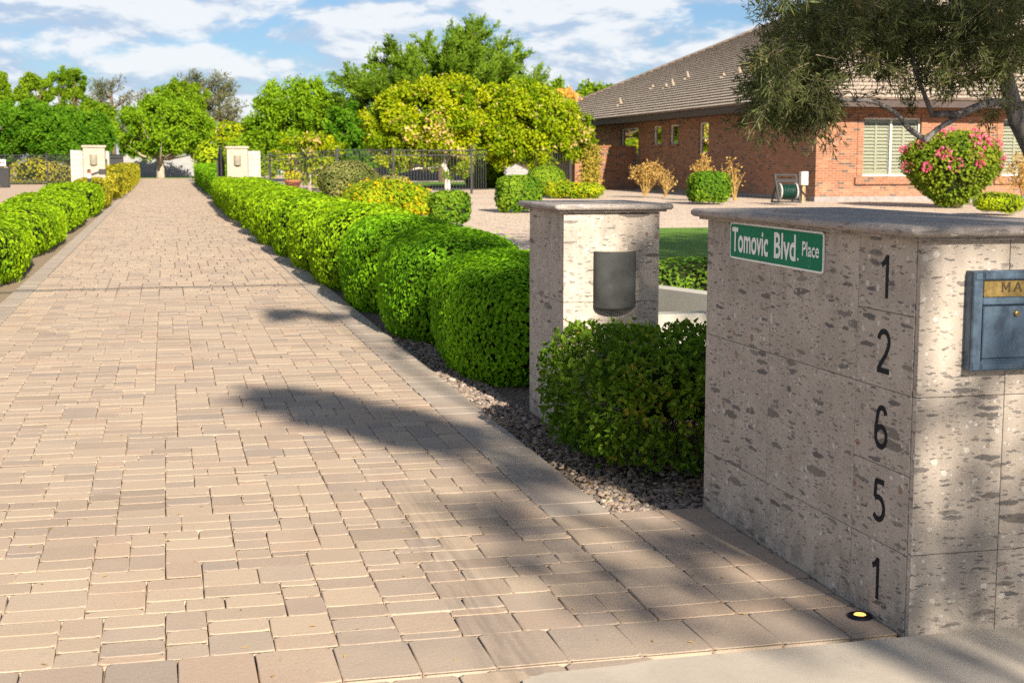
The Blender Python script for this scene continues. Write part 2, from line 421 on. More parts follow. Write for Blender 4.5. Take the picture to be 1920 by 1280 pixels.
M = dict(
    paver=m_paver(), kerb=m_kerb(), sand=m_gravel('joint_sand', [(0, (.24, .185, .125)), (1, (.40, .31, .21))], 320, .3, .004),
    concrete=m_concrete('sidewalk_concrete', (.47, .41, .34)), curb=m_concrete('planter_concrete', (.47, .44, .38), .25),
    granite=m_gravel('granite_gravel', [(0, (.42, .32, .245)), (.5, (.62, .49, .385)), (1, (.74, .62, .50))], 24, .5, .015, (.58, .46, .36)),
    bed=m_gravel('bed_gravel', [(0, (.12, .095, .078)), (.5, (.22, .17, .135)), (1, (.32, .25, .20))], 60, .9, .02),
    soil=m_gravel('brown_gravel', [(0, (.19, .13, .09)), (.5, (.28, .20, .145)), (1, (.36, .28, .21))], 34, .8, .02),
    apron=m_block('apron_paver', (.42, .31, .22), (.47, .35, .26), .3, .2),
    lawn=m_grass('lawn_grass', (.075, .170, .012), (.125, .240, .020)), farlawn=m_grass('dry_grass', (.10, .14, .02), (.22, .20, .05)),
    stone=m_cantera('volcanic_stone', (.340, .288, .240), (.440, .378, .320), 1.0, .5),
    capstone=m_cantera('cap_stone', (.250, .215, .195), (.34, .295, .265), .75, 0),
    pale=m_cantera('pale_stone', (.34, .270, .21), (.40, .33, .265), .35, 0), grout=simple('grout', (.26, .215, .18), .9),
    black=simple('black_paint', (.008, .010, .016), .6, 0, .12), iron=simple('black_iron', (.018, .018, .02), .45, .2, .4), steel=m_mailbox(),
    darksteel=simple('dark_recess', (.016, .022, .034), .5), brass=simple('worn_brass', (.30, .21, .075), .4, .75, .5, .3, 30), brassdark=simple('dark_letter', (.055, .035, .015), .6),
    green=simple('sign_green', (.0, .165, .080), .5, 0, .08, .06, 3), white=simple('white_paint', (.74, .74, .72), .5, 0, .3, .04),
    bronze=simple('bronze_sconce', (.058, .060, .058), .8, 0, .15, .3, 7), sconcepale=simple('pale_sconce', (.22, .20, .15), .6), sconcetop=simple('sconce_lit_top', (.55, .46, .34), .5),  # sconcetop: pale tan standing in for light on the cap
    brick=m_brick('brick_red'), fascia=simple('brown_fascia', (.060, .042, .038), .6), soffit=simple('soffit', (.12, .08, .06), .8), roof=m_roof(), ridge=simple('ridge_tile', (.165, .125, .098), .9, 0, .2, .3, 3),
    vent=simple('vent_tan', (.27, .215, .155), .85), found=simple('foundation', (.235, .215, .205), .9), glass=m_glass(), frame=simple('window_white', (.62, .60, .54), .5), shutter=simple('shutter_cream', (.29, .285, .215), .6, 0, .3, .04),
    dark=simple('dark_room', (.02, .025, .02), .9), block=m_block('pale_block', (.32, .305, .275), (.38, .365, .33)), greyblock=m_block('grey_block', (.25, .25, .245), (.30, .295, .285)),
    bark=m_bark('grey_bark', (.085, .08, .08), (.225, .21, .205)), palebark=m_bark('pale_bark', (.22, .17, .13), (.46, .39, .31)), whitebark=m_bark('whitewashed_bark', (.34, .30, .26), (.62, .57, .50)), brownbark=m_bark('brown_bark', (.06, .04, .025), (.17, .12, .08)),
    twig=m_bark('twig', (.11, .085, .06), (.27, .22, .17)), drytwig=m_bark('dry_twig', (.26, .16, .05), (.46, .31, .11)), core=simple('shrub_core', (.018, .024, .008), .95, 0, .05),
    hedge=leafmat('hedge_leaf', (.085, .230, .006), (.250, .490, .012), .38), hedgelime=leafmat('lime_leaf', (.130, .265, .004), (.330, .500, .010), .36), hedgeyel=leafmat('yellow_hedge_leaf', (.20, .21, .010), (.46, .40, .03)),
    bush=leafmat('bush_leaf', (.050, .125, .010), (.190, .300, .020), .34, (.34, .26, .03)), olive=leafmat('olive_leaf', (.045, .060, .022), (.155, .175, .062), .25, (.30, .24, .11)),
    citrus=leafmat('citrus_leaf', (.105, .210, .004), (.400, .430, .005), .38), citrus2=leafmat('citrus_green_leaf', (.085, .185, .004), (.360, .420, .005), .38), drycitrus=leafmat('dry_leaf', (.44, .28, .10), (.62, .45, .20), .25), mesq=leafmat('mesquite_leaf', (.062, .140, .008), (.205, .310, .020), .35),
    tree1=leafmat('tree_leaf', (.075, .165, .005), (.230, .340, .012), .35), tree2=leafmat('bright_leaf', (.075, .180, .005), (.240, .370, .010), .35), dktree=leafmat('deep_leaf', (.035, .120, .004), (.120, .250, .008), .3), pine=leafmat('pine_leaf', (.045, .060, .026), (.15, .155, .070), .15),
    juni=leafmat('juniper_leaf', (.095, .120, .025), (.290, .280, .090), .2), box=leafmat('box_leaf', (.060, .150, .006), (.230, .340, .018), .3), lant=leafmat('lantana_leaf', (.16, .27, .006), (.40, .47, .012), .35), flower=leafmat('yellow_flower', (.62, .36, .005), (.80, .52, .01), .2),
    boug=leafmat('bougainvillea_leaf', (.065, .130, .006), (.230, .290, .020), .3), pink=leafmat('pink_flower', (.62, .06, .16), (.78, .20, .34), .3), dryleaf=leafmat('tan_leaf', (.30, .16, .035), (.52, .35, .11), .25), vine=leafmat('vine_leaf', (.10, .15, .01), (.42, .30, .05), .3),
    red=simple('red_band', (.55, .05, .03), .5), orange=leafmat('orange_frond', (.55, .26, .03), (.72, .46, .12), .3), greyplastic=simple('black_plastic', (.028, .028, .030), .45), bluep=simple('blue_plastic', (.02, .09, .35), .45),
    hosegreen=simple('hose_green', (.008, .045, .032), .4, 0, .3, .6, 30), offwhite=simple('drum_white', (.38, .37, .34), .6), util=simple('utility_grey', (.52, .50, .44), .55), tan=simple('tan_pipe', (.48, .33, .17), .7), terra=simple('terracotta', (.30, .11, .05), .8), stucco=simple('stucco', (.55, .42, .32), .9), redtile=simple('clay_tile', (.45, .30, .22), .9),
    lamp=m_emit('lamp_lens', (1.0, .55, .12), .75), stones=None, shrubred=leafmat('red_leaf', (.16, .05, .04), (.36, .13, .09), .3),
)
_m, _t, _b = mat('loose_stone'); _a = _t.new('ShaderNodeAttribute', attribute_name='tint').outputs['Fac']
_t.set(_b.inputs['Base Color'], _t.ramp(_a, [(0, (.09, .078, .072)), (.3, (.19, .15, .125)), (.6, (.27, .205, .155)), (.85, (.25, .19, .145)), (1, (.36, .32, .28))])); M['stones'] = _m

# ------------------------------------------------------------------ foliage helpers
def unit(v): return v/(np.linalg.norm(v, axis=-1, keepdims=True)+1e-9)
def rdir(n): return unit(RNG.normal(size=(n, 3)))

def leaves(mb, P, D, Nn, L, W, tint, mi=0, six=False, fold=.18, droop=.12):
    n = len(P); D = unit(D); S = unit(np.cross(D, Nn)); U = np.cross(S, D)
    L = np.broadcast_to(L, (n,))[:, None]; W = np.broadcast_to(W, (n,))[:, None]
    if six: pr = [(0, 0, 0), (.28, .46, fold), (.66, .40, fold*.8), (1, 0, -droop), (.66, -.40, fold*.8), (.28, -.46, fold)]; Fq = np.array([[0, 1, 2, 3], [0, 3, 4, 5]])
    else: pr = [(0, 0, 0), (.5, .5, fold), (1, 0, -droop), (.5, -.5, fold)]; Fq = np.array([[0, 1, 2, 3]])
    k = len(pr); V = np.empty((n, k, 3))
    for i, (a, s_, u) in enumerate(pr): V[:, i] = P+D*L*a+S*W*s_+U*W*u
    Fc = (np.arange(n)*k)[:, None, None]+Fq[None]
    mb.add(V.reshape(-1, 3), Fc.reshape(-1, 4), mi, None, np.repeat(np.clip(tint, 0, 1), k))

WAVES = [(RNG.normal(size=3)*f, RNG.uniform(0, 6.3), 1/f) for f in (1.2, 2.1, 3.4, 5.5, 8.5) for _ in range(3)]
def lump(P):
    r = np.zeros(len(P))
    for k, ph, a in WAVES: r += a*np.sin(P@k+ph)
    return r/3.0

def super_pts(c, a, b, hh, n, ex=3.0, ez=2.6, amp=.05, depth=.06, zmin=-.92):
    """points and normals on a lumpy superellipsoid standing on c (base centre)"""
    C = np.array(c)+np.array((0, 0, hh/2)); A = np.array((a, b, hh/2)); out = []; nn = []
    got = 0
    while got < n:
        d = rdir(n*3); q = unit(d*A); d = q
        B = np.abs(q/A); h2 = (B[:, 0]**ex+B[:, 1]**ex)
        r = (h2**(ez/ex)+B[:, 2]**ez)**(-1/ez)
        P = q*r[:, None]; B = np.abs(P/A)+1e-9; hs_ = (B[:, 0]**ex+B[:, 1]**ex)**(ez/ex-1)
        G = np.sign(P)*np.stack([hs_*B[:, 0]**(ex-1)/A[0], hs_*B[:, 1]**(ex-1)/A[1], B[:, 2]**(ez-1)/A[2]], 1); G = unit(G)
        w = r**2/np.maximum(.15, (G*d).sum(1))*(((q/A)**2).sum(1)**1.5); keep = RNG.random(len(w)) < w/np.percentile(w, 97)
        keep &= P[:, 2] > zmin*A[2]
        P = P[keep]; G = G[keep]; out.append(P); nn.append(G); got += len(P)
    P = np.concatenate(out)[:n]; G = np.concatenate(nn)[:n]
    P = P+G*(lump(P+C)*amp)[:, None]
    P[:, 2] += .0056*P[:, 1]                                # follow the rise of the site
    P = P+G*(np.where(RNG.random(n) < .035, RNG.uniform(.01, .05, n), 0))[:, None]
    return P+C-G*(RNG.random(n)**1.6*depth)[:, None], G

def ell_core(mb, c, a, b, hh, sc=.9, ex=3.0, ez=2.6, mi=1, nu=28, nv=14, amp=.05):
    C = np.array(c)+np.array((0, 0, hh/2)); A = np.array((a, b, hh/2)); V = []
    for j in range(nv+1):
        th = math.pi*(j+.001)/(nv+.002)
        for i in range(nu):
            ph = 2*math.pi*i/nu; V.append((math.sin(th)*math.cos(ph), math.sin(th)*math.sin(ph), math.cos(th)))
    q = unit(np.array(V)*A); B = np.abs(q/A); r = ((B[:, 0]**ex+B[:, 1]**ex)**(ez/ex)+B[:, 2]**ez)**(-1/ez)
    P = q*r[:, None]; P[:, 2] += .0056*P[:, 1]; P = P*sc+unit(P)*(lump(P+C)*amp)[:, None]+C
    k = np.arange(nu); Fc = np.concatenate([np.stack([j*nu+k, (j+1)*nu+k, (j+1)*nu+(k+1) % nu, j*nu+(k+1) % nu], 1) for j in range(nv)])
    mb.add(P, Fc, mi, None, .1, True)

def shrub(name, label, cat, c, a, b, hh, n, L, W, m, group=None, ex=3.0, ez=2.6, amp=.05, depth=.07, six=True, sc=.88, core=None, tilt=.55, extra=None):
    mb = MB(); P, G = super_pts(c, a, b, hh, n, ex, ez, amp, depth)
    D = unit(np.cross(G, rdir(n))+G*.35*RNG.random((n, 1))+np.array((0, 0, -.25)))
    Nn = unit(G+rdir(n)*tilt)
    tint = .42+.5*lump(P*2.6)+RNG.normal(0, .2, n)
    leaves(mb, P, D, Nn, L*RNG.uniform(.7, 1.25, n), W*RNG.uniform(.7, 1.25, n), tint, 0, six)
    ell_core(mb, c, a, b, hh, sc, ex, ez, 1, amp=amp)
    if extra: extra(mb, P, G)
    o = mb.build(name, [m, core or M['core'], M['flower'], M['pink'], M['twig'], M['drytwig'], M['dryleaf']], label=label, category=cat)
    if group: o['group'] = group
    return o

def branch(mb, a, b, r0, r1, n=6, bend=.12, sides=7, mi=0):
    a = np.array(a, float); b = np.array(b, float); L = np.linalg.norm(b-a)
    t = np.linspace(0, 1, n)[:, None]; off = RNG.normal(0, bend*L, 3)
    P = a+(b-a)*t+np.sin(t*math.pi)*off+RNG.normal(0, bend*.15*L, (n, 3))*np.sin(t*math.pi)
    mb.tube(P, np.linspace(r0, r1, n), sides, mi, 0, .05)
    return P

def tree(name, label, cat, base, fork, blobs, leafm, barkm, L, W, nclump, nleaf, r0=.2, group=None, shell=.35, clump=.28, six=False, upd=0.0, droop=0.0, nlimb=18, second=None, trunkbend=.05, flat=1.0):
    """tapered trunk, limbs to the clumps of an uneven crown, leaf-sized faces in every clump"""
    th = thing(name, label, cat, base, group)
    tb = MB(); base = np.array(base, float); fork = np.array(fork, float)
    branch(tb, base-np.array((0, 0, .15)), fork, r0, r0*.72, 7, trunkbend, 10)
    cm = MB(); vol = np.array([b[3]*b[4]*b[5] for b in blobs])**.66; cnt = np.maximum(3, (nclump*vol/vol.sum()).astype(int)); allc = []
    cc = np.average(np.array([b[:3] for b in blobs]), axis=0, weights=vol)
    for (x, y, z, rx, ry, rz), k in zip(blobs, cnt):
        d = rdir(k); rr = RNG.random(k)**shell
        Cn = np.array((x, y, z))+d*rr[:, None]*np.array((rx, ry, rz))
        rad = clump*(rx*ry*rz)**(1/3)*RNG.uniform(.6, 1.3, k)
        for q, dd, ra in zip(Cn, d, rad):
            m_ = max(6, int(nleaf*RNG.uniform(.6, 1.4))); e = rdir(m_)
            e[:, 2] *= flat
            P = q+e*ra*(RNG.random((m_, 1))**.5)
            out = unit(.6*unit(q-cc)+.7*e+np.array((0, 0, .35)))
            D = unit(rdir(m_)+np.array((0, 0, upd-droop))*1.0+.5*out)
            tt = .42+RNG.normal(0, .16)+RNG.normal(0, .17, m_)+.12*e[:, 2]
            Nn = unit(out+.6*rdir(m_)); Ls = L*RNG.uniform(.6, 1.3, m_); Ws = W*RNG.uniform(.6, 1.3, m_); k2 = np.zeros(m_, bool)
            if second is not None:
                k2 = RNG.random(m_) < (.025 if not any(np.linalg.norm(q-w_) < second[2] for w_ in second[1]) else .38)
                if k2.any(): leaves(cm, P[k2], D[k2], Nn[k2], Ls[k2], Ws[k2], tt[k2], 1, six)
            leaves(cm, P[~k2], D[~k2], Nn[~k2], Ls[~k2], Ws[~k2], tt[~k2], 0, six)
        allc.append(Cn)
    allc = np.concatenate(allc); sel = allc[RNG.choice(len(allc), min(nlimb, len(allc)), replace=False)]
    for q in sel:
        branch(tb, fork+RNG.normal(0, r0*.2, 3), q, r0*.42, r0*.07, 7, .10, 6)
    tb.build('trunk', barkm, th); cm.build('crown', [leafm, (second[0] if second else leafm)], th)
    return th

# ------------------------------------------------------------------ setting: ground, drive, beds
def sheet(name, xs, ys, off, m, **tags):
    xs = np.array(xs, float); ys = np.array(ys, float); X, Y = np.meshgrid(xs, ys); Z = g(X, Y)+off
    V = np.stack([X.ravel(), Y.ravel(), Z.ravel()], 1); nx = len(xs); i, j = np.meshgrid(np.arange(nx-1), np.arange(len(ys)-1))
    k = (j*nx+i).ravel(); Fc = np.stack([k, k+1, k+nx+1, k+nx], 1); mb = MB()
    mb.add(V, Fc, 0, V[Fc.ravel()][:, :2], 0, True)
    return mb.build(name, m, **tags)

xs = np.concatenate([[-900, -400, -200, -100, -60], np.arange(-40, 2, 4), np.arange(2, 8.1, .5), np.arange(10, 61, 4), [90, 150, 300, 900]])
ys = np.concatenate([[-300, -100, -40, -15, -4], np.arange(0, 60, 1.5), np.arange(60, 140, 5), [160, 220, 299, 400, 1500]])
sheet('ground', xs, ys, -.055, M['granite'], kind='structure')
sheet('planting_bed', np.concatenate([np.arange(1.86, 4.3, .4)]), np.arange(6.0, 54.1, 1.0), -.030, M['bed'], kind='structure')
sheet('planting_bed', [-2.6, -2.2, -1.72], np.arange(4, 112, 4.0), -.030, M['soil'], kind='structure')
sheet('planting_bed', [1.86, 2.4, 3.2], np.arange(56.0, 112, 4.0), -.030, M['soil'], kind='structure')
sheet('forecourt', [-40, -20, -4.5, -2.6], np.arange(44, 90.1, 4), -.02, M['apron'], kind='structure')
uu, vv = np.meshgrid(np.arange(0, 15.1, .5), np.arange(12.4, 28.4, .5)); lx = uu+.268*vv; kx = uu.shape[1]; ii, jj = np.meshgrid(np.arange(kx-1), np.arange(uu.shape[0]-1)); kk = (jj*kx+ii).ravel()
MB().add(np.stack([lx.ravel(), vv.ravel(), (g(lx, vv)-.012).ravel()], 1), np.stack([kk, kk+1, kk+kx+1, kk+kx], 1), 0, None, 0, True).build('lawn', M['lawn'], kind='structure')
sheet('lawn', [-60, -30, -2.7], [91, 100, 108], .0, M['farlawn'], kind='structure')
sheet('lawn', [-12, -1.8, 2, 3.2, 10], np.arange(112.2, 123.7, 2), .01, M['lawn'], kind='structure')
sheet('lawn', np.arange(10, 20, 2.0), [64, 70, 76], .01, M['lawn'], kind='structure')

PX0, U_ = -1.585, .07
def paver_mesh(mb, x0, x1, y0, y1, tint, dz=0.0, hi=True, gap=.0020, mi=0):
    t1, t2 = RNG.normal(0, .0022, 2) if hi else (0, 0); cx, cy = (x0+x1)/2, (y0+y1)/2; z = float(g(cx, cy))+dz+(RNG.normal(0, .0010) if hi else 0)
    if hi:
        def ring(ins, h, ch):
            a, b, c, d = x0+gap+ins, x1-gap-ins, y0+gap+ins, y1-gap-ins
            return [(a+ch, c, h), (b-ch, c, h), (b, c+ch, h), (b, d-ch, h), (b-ch, d, h), (a+ch, d, h), (a, d-ch, h), (a, c+ch, h)]
        V = np.array(ring(.0, -.035, .010)+ring(.0, -.0032, .012)+ring(.0012, -.0009, .015)+ring(.0038, 0, .018)); V[8:, :2] += np.tile(RNG.normal(0, .0016, (8, 2)), (3, 1))+RNG.normal(0, .0005, (24, 2))
        V[:, 2] += z+(V[:, 0]-cx)*t1+(V[:, 1]-cy)*(t2+.0056)
        k = np.arange(8); Fc = np.concatenate([np.stack([r*8+k, r*8+(k+1) % 8, r*8+8+(k+1) % 8, r*8+8+k], 1) for r in range(3)])
        mb.add(V, Fc, mi, None, tint, True); mb.add(V[24:], [list(range(8))], mi, None, tint, True)
        if mi == 0 and RNG.random() < .9:
            zz = z-.0026-(y1-y0)/2*.0056; mb.add([(x0+.006, y0-.0055, zz), (x1-.006, y0-.0055, zz), (x1-.006, y0+.004, zz), (x0+.006, y0+.004, zz)], [[0, 1, 2, 3]], 1)
    else:
        i = .007
        V = np.array([(x0+gap, y0+gap, -.012), (x1-gap, y0+gap, -.012), (x1-gap, y1-gap, -.012), (x0+gap, y1-gap, -.012), (x0+i, y0+i, 0), (x1-i, y0+i, 0), (x1-i, y1-i, 0), (x0+i, y1-i, 0)])
        V[:, 2] += z+(V[:, 1]-cy)*.0056
        mb.add(V, [[4, 5, 6, 7], [0, 1, 5, 4], [1, 2, 6, 5], [2, 3, 7, 6], [3, 0, 4, 7]], mi, None, tint)

def tile_area(mb, x0, nx, y0, ny, hi_to, u=U_):
    occ = np.zeros((ny+4, nx), bool)
    kinds = [(3, 2), (2, 2), (4, 3), (3, 3), (4, 2), (3, 1), (2, 1), (2, 3)]; wts = np.array([4, 2.6, 1.8, 2.0, 2.4, .7, .35, 1.6]); wts /= wts.sum()
    for j in range(ny):
        i = 0
        while i < nx:
            if occ[j, i]: i += 1; continue
            free = 1
            while i+free < nx and not occ[j, i+free]: free += 1
            for kk in RNG.choice(len(kinds), 8, p=wts, replace=False):
                w, d = kinds[kk]
                if w <= free and free-w != 1 and not occ[j:j+d, i:i+w].any(): break
            else: w, d = min(free, 3), 1 if free > 1 else 2
            if occ[j:j+d, i:i+w].any(): d = 1
            d = min(d, ny-j) if ny-j > 0 else d
            occ[j:j+d, i:i+w] = True
            ya, yb = y0+j*u, y0+(j+d)*u
            paver_mesh(mb, x0+i*u, x0+(i+w)*u, ya, yb, RNG.random(), 0, ya < hi_to)
            i += w

dv = MB()
tile_area(dv, PX0, 46, 4.55, 1548, 17.0)
x = -3.9
while x < 2.3:                                             # big square pavers along the street
    w = RNG.uniform(.225, .255); paver_mesh(dv, x, min(x+w, 2.372), 4.225, 4.545, .75+.25*RNG.random(), .003, True); x += w
ya = 3.0
while ya < 4.2:
    x = -3.9
    while x < .93: w = RNG.uniform(.2, .28); paver_mesh(dv, x, x+w, ya, min(ya+.24, 4.22), RNG.random(), 0, True); x += w
    ya += .24
x = .93
for w in (.26, .30): paver_mesh(dv, x, x+w, 4.14, 4.222, .9, -.004, True); x += w
x0 = 1.925                                                  # strip between the drive and the monument
for c0, c1 in ((1.925, 2.145), (2.145, 2.372)):
    y = 4.55
    while y < 6.02: d = RNG.choice((.14, .21, .24)); d = 6.035-y if 6.035-(y+d) < .12 else d; paver_mesh(dv, c0, c1, y, y+d, .55+.45*RNG.random(), .002, True); y += d
y = 4.55
while y < 6.0: d = RNG.choice((.14, .21, .24)); d = 6.028-y if 6.028-(y+d) < .12 else d; paver_mesh(dv, 1.638, 1.922, y, y+d, RNG.random(), .002, True); y += d
drive = dv.build('driveway', [M['paver'], M['sand']], kind='structure')
kb = MB()
for xa, xb in ((-1.81, -1.588), (1.638, 1.922)):
    y = 4.55 if xa < 0 else 6.03
    while y < 112.8:
        d = .22; tt = RNG.random()
        paver_mesh(kb, xa, xb, y, y+d, tt, .002, y < 20, .0018); y += d
kb.build('driveway_border', M['kerb'], kind='structure')
sheet('joint_sand', [-3.95, -1.84, 1.3, 1.95], np.concatenate([[2.9, 4.55], np.arange(6.03, 30, 2), np.arange(30, 113, 6.0), [112.9]]), -.022, M['sand'], kind='structure')
sheet('joint_sand', [1.95, 2.41], [4.14, 4.55, 6.03], -.022, M['sand'], kind='structure')
sw = MB()
edge = [(.98, 3.95), (1.02, 4.07), (1.10, 4.115), (1.36, 4.128), (1.46, 4.150), (2.0, 4.155), (2.45, 4.165), (3.2, 4.17), (9, 4.2), (9, 2.2), (.98, 2.2)]
sw.prism(edge[::-1], -.12, .014, lambda u, v, w: (u, v, w+.023))
sw.build('sidewalk', M['concrete'], kind='structure')
rd = MB(); rd.box(-80, 80, -9, 2.1, -.2, -.03); rd.build('road', simple('asphalt', (.06, .06, .06), .95), kind='structure')

# loose stones in the bed by the street
st = MB(); ICO = np.array([(0, .53, .85), (0, -.53, .85), (0, .53, -.85), (0, -.53, -.85), (.53, .85, 0), (-.53, .85, 0), (.53, -.85, 0), (-.53, -.85, 0), (.85, 0, .53), (-.85, 0, .53), (.85, 0, -.53), (-.85, 0, -.53)])
IF = np.array([[0, 1, 8], [0, 9, 1], [2, 10, 3], [2, 3, 11], [0, 8, 4], [0, 5, 9], [1, 6, 8], [1, 9, 7], [2, 4, 10], [2, 11, 5], [3, 10, 6], [3, 7, 11], [4, 5, 0], [4, 2, 5], [6, 1, 7], [6, 7, 3], [8, 10, 4], [8, 6, 10], [9, 5, 11], [9, 11, 7]])
ns = 9500
yy = 6.06+(RNG.random(ns)**1.7)*7.5; xx = 1.94+RNG.random(ns)*np.where(yy < 8.2, 1.25, .5)
rs = RNG.uniform(.006, .015, ns)*RNG.choice((.8, 1, 1.25), ns); keep = ~((xx > 2.2) & (yy > 7.98)); 
V = ICO[None]*(1+RNG.normal(0, .16, (ns, 12, 1)))*rs[:, None, None]*np.array((1, 1.15, .75))*RNG.uniform(.75, 1.25, (ns, 1, 3))
an = RNG.random(ns)*6.28; ca, sa = np.cos(an), np.sin(an)
V = np.stack([V[..., 0]*ca[:, None]-V[..., 1]*sa[:, None], V[..., 0]*sa[:, None]+V[..., 1]*ca[:, None], V[..., 2]], 2)
V += np.stack([xx, yy, g(xx, yy)-.03+rs*.35+RNG.random(ns)*.012], 1)[:, None]; V = V[keep]; k = len(V)
st.add(V.reshape(-1, 3), ((np.arange(k)*12)[:, None, None]+IF[None]).reshape(-1, 3), 0, None, np.repeat(RNG.random(k)**1.2, 12))
st.build('bed_gravel', M['stones'], kind='stuff', label='loose grey and tan gravel in the bed beside the drive', category='gravel')
lf = MB(); nl = 420; xx = RNG.uniform(1.9, 2.9, nl); yy = RNG.uniform(6.1, 8.6, nl); P = np.stack([xx, yy, g(xx, yy)+RNG.uniform(-.012, .012, nl)], 1)
leaves(lf, P, unit(rdir(nl)*np.array((1, 1, .1))), unit(rdir(nl)*.3+np.array((0, 0, 1))), RNG.uniform(.012, .04, nl), RNG.uniform(.004, .014, nl), RNG.random(nl))
lf.build('leaf_litter', M['dryleaf'], kind='stuff', label='dry tan leaf litter scattered over the bed gravel', category='leaf litter')

lf = MB(); nl = 150; xx = RNG.uniform(-1.5, 2.3, nl); yy = 4.3+RNG.random(nl)**1.5*9; P = np.stack([xx, yy, g(xx, yy)+.006], 1)
leaves(lf, P, unit(rdir(nl)*np.array((1, 1, .05))), unit(rdir(nl)*.35+np.array((0, 0, 1))), RNG.uniform(.012, .035, nl), RNG.uniform(.005, .012, nl), RNG.random(nl))
lf.build('leaf_litter', M['dryleaf'], kind='stuff', label='tiny dry leaves and twigs scattered on the paved drive', category='leaf litter')

# ------------------------------------------------------------------ stone piers by the street
def cap(mb, x0, x1, y0, y1, z, over=.068, fil=.032, zf=.012, zb=.036, mi=0):
    """thin fillet under a slab with a half round edge"""
    mb.box(x0-fil, x1+fil, y0-fil, y1+fil, z, z+zf, mi, .31)
    r = zb/2; prof = [(over-r+r*math.cos(a), z+zf+r+r*math.sin(a)) for a in np.linspace(-math.pi/2, math.pi/2, 9)]
    rings = []
    for o, h in prof:
        cr = .022; ring = []
        X0, X1, Y0, Y1 = x0-o, x1+o, y0-o, y1+o
        for (cx, cy, a0) in ((X1-cr, Y0+cr, -90), (X1-cr, Y1-cr, 0), (X0+cr, Y1-cr, 90), (X0+cr, Y0+cr, 180)):
            for aa in (0, 30, 60, 90): ring.append((cx+cr*math.cos(R(a0+aa)), cy+cr*math.sin(R(a0+aa)), h))
        rings.append(ring)
    n = len(rings[0]); V = np.array(rings).reshape(-1, 3); k = np.arange(n)
    per = np.concatenate([[0], np.cumsum(np.linalg.norm(np.diff(np.array(rings[4]+[rings[4][0]]), axis=0), axis=1))])
    for r_ in range(len(rings)-1):
        Fc = np.stack([r_*n+k, r_*n+(k+1) % n, r_*n+n+(k+1) % n, r_*n+n+k], 1)
        uv = np.stack([np.stack([per[k], np.full(n, r_*.010)], 1), np.stack([per[k+1], np.full(n, r_*.010)], 1), np.stack([per[k+1], np.full(n, r_*.010+.010)], 1), np.stack([per[k], np.full(n, r_*.010+.010)], 1)], 1)
        mb.add(V, Fc, mi, uv, .77, True)
    top = V[-n:]; mb.add(top, [list(range(n))], mi, top[:, [1, 0]], .53); bot = V[:n]; mb.add(bot, [list(range(n))[::-1]], mi, bot[::-1, :2], .2)

def clad(mb, face, a0, a1, cuts, fixed, thick, gap=.0022):
    """stone tiles on one face; cuts = list of (u0, u1, [z...]) columns"""
    for u0, u1, zs in cuts:
        for z0, z1 in zip(zs[:-1], zs[1:]):
            tt = RNG.random(); ua, ub = min(u0, u1)+gap/2, max(u0, u1)-gap/2
            if face == 'y': mb.box(ua, ub, fixed, fixed+thick, z0+gap/2, z1-gap/2, 0, tt, .0012)
            else: mb.box(fixed, fixed+thick, ua, ub, z0+gap/2, z1-gap/2, 0, tt, .0012)

def ribbon(mb, pts, w, fn, d0, d1, mi=0, closed=False):
    """flat stroke of width w along 2D pts, fn(u, v, depth) -> xyz"""
    P = np.array(pts, float); T = np.gradient(P, axis=0)
    if closed: T[0] = T[-1] = P[1]-P[-2]
    T = unit(T); Nn = np.stack([-T[:, 1], T[:, 0]], 1); A = P+Nn*w/2; B = P-Nn*w/2; n = len(P)
    V = [fn(*p, d) for arr in (A, B) for p in arr for d in (d0,)]+[fn(*p, d) for arr in (A, B) for p in arr for d in (d1,)]
    k = np.arange(n-1)
    Fc = np.concatenate([np.stack([k+2*n, k+1+2*n, k+1+3*n, k+3*n], 1), np.stack([k, k+1, k+1+2*n, k+2*n], 1), np.stack([k+n, k+n+1, k+1+3*n, k+3*n], 1)])
    mb.add(np.array(V), Fc, mi)

def arc(cx, cy, rx, ry, a0, a1, n=14): return [(cx+rx*math.cos(R(a)), cy+ry*math.sin(R(a))) for a in np.linspace(a0, a1, n)]

DIGITS = {
    '1': [[(-.20, .755), (-.06, .835), (.045, .96)], [(.06, 1.0), (.06, 0)]],
    '2': [arc(0, .73, .25, .235, 170, -30, 18)+[(.10, .42), (-.10, .22), (-.235, .065), (-.245, .05)], [(-.28, .05), (.29, .05)]],
    '6': [arc(0, .27, .25, .235, 0, 360, 26), [(.20, .80)]+arc(.02, .74, .20, .215, 35, 150, 9)+[(-.205, .66), (-.25, .45), (-.25, .27)]],
    '5': [[(.235, .95), (-.155, .95)], [(-.155, .97), (-.185, .54)]]+[[(-.185, .545)]+arc(-.015, .31, .265, .265, 112, -140, 20)],
}
mon = thing('stone_monument', 'volcanic stone address pillar with house numerals down its side and a rounded slab cap', 'monument', (2.70, 5.12, .02))
mb = MB(); mb.box(2.40, 3.0, 4.20, 6.04, -.1, 1.356, 1)
side = [.012, .30, .84, 1.358]; tx = .0225
clad(mb, 'x', 0, 0, [(5.36, 6.06, side), (4.60, 5.36, side), (4.2055, 4.60, [.012, .30, .57, .84, 1.105, 1.358])], 2.378, tx)
clad(mb, 'y', 0, 0, [(2.3805, 2.705, [.0, .308, .84, 1.358]), (2.705, 3.02, [.0, .308, .84, 1.358])], 4.180, .025)
mb.box(3.0, 3.022, 4.206, 6.06, -.05, 1.358, 0, .4); mb.box(2.38, 3.02, 6.0405, 6.062, -.05, 1.358, 0, .6)
mb.build('body', [M['stone'], M['grout']], mon)
mb = MB(); cap(mb, 2.38, 3.02, 4.18, 6.06, 1.359); mb.build('cap', M['capstone'], mon)
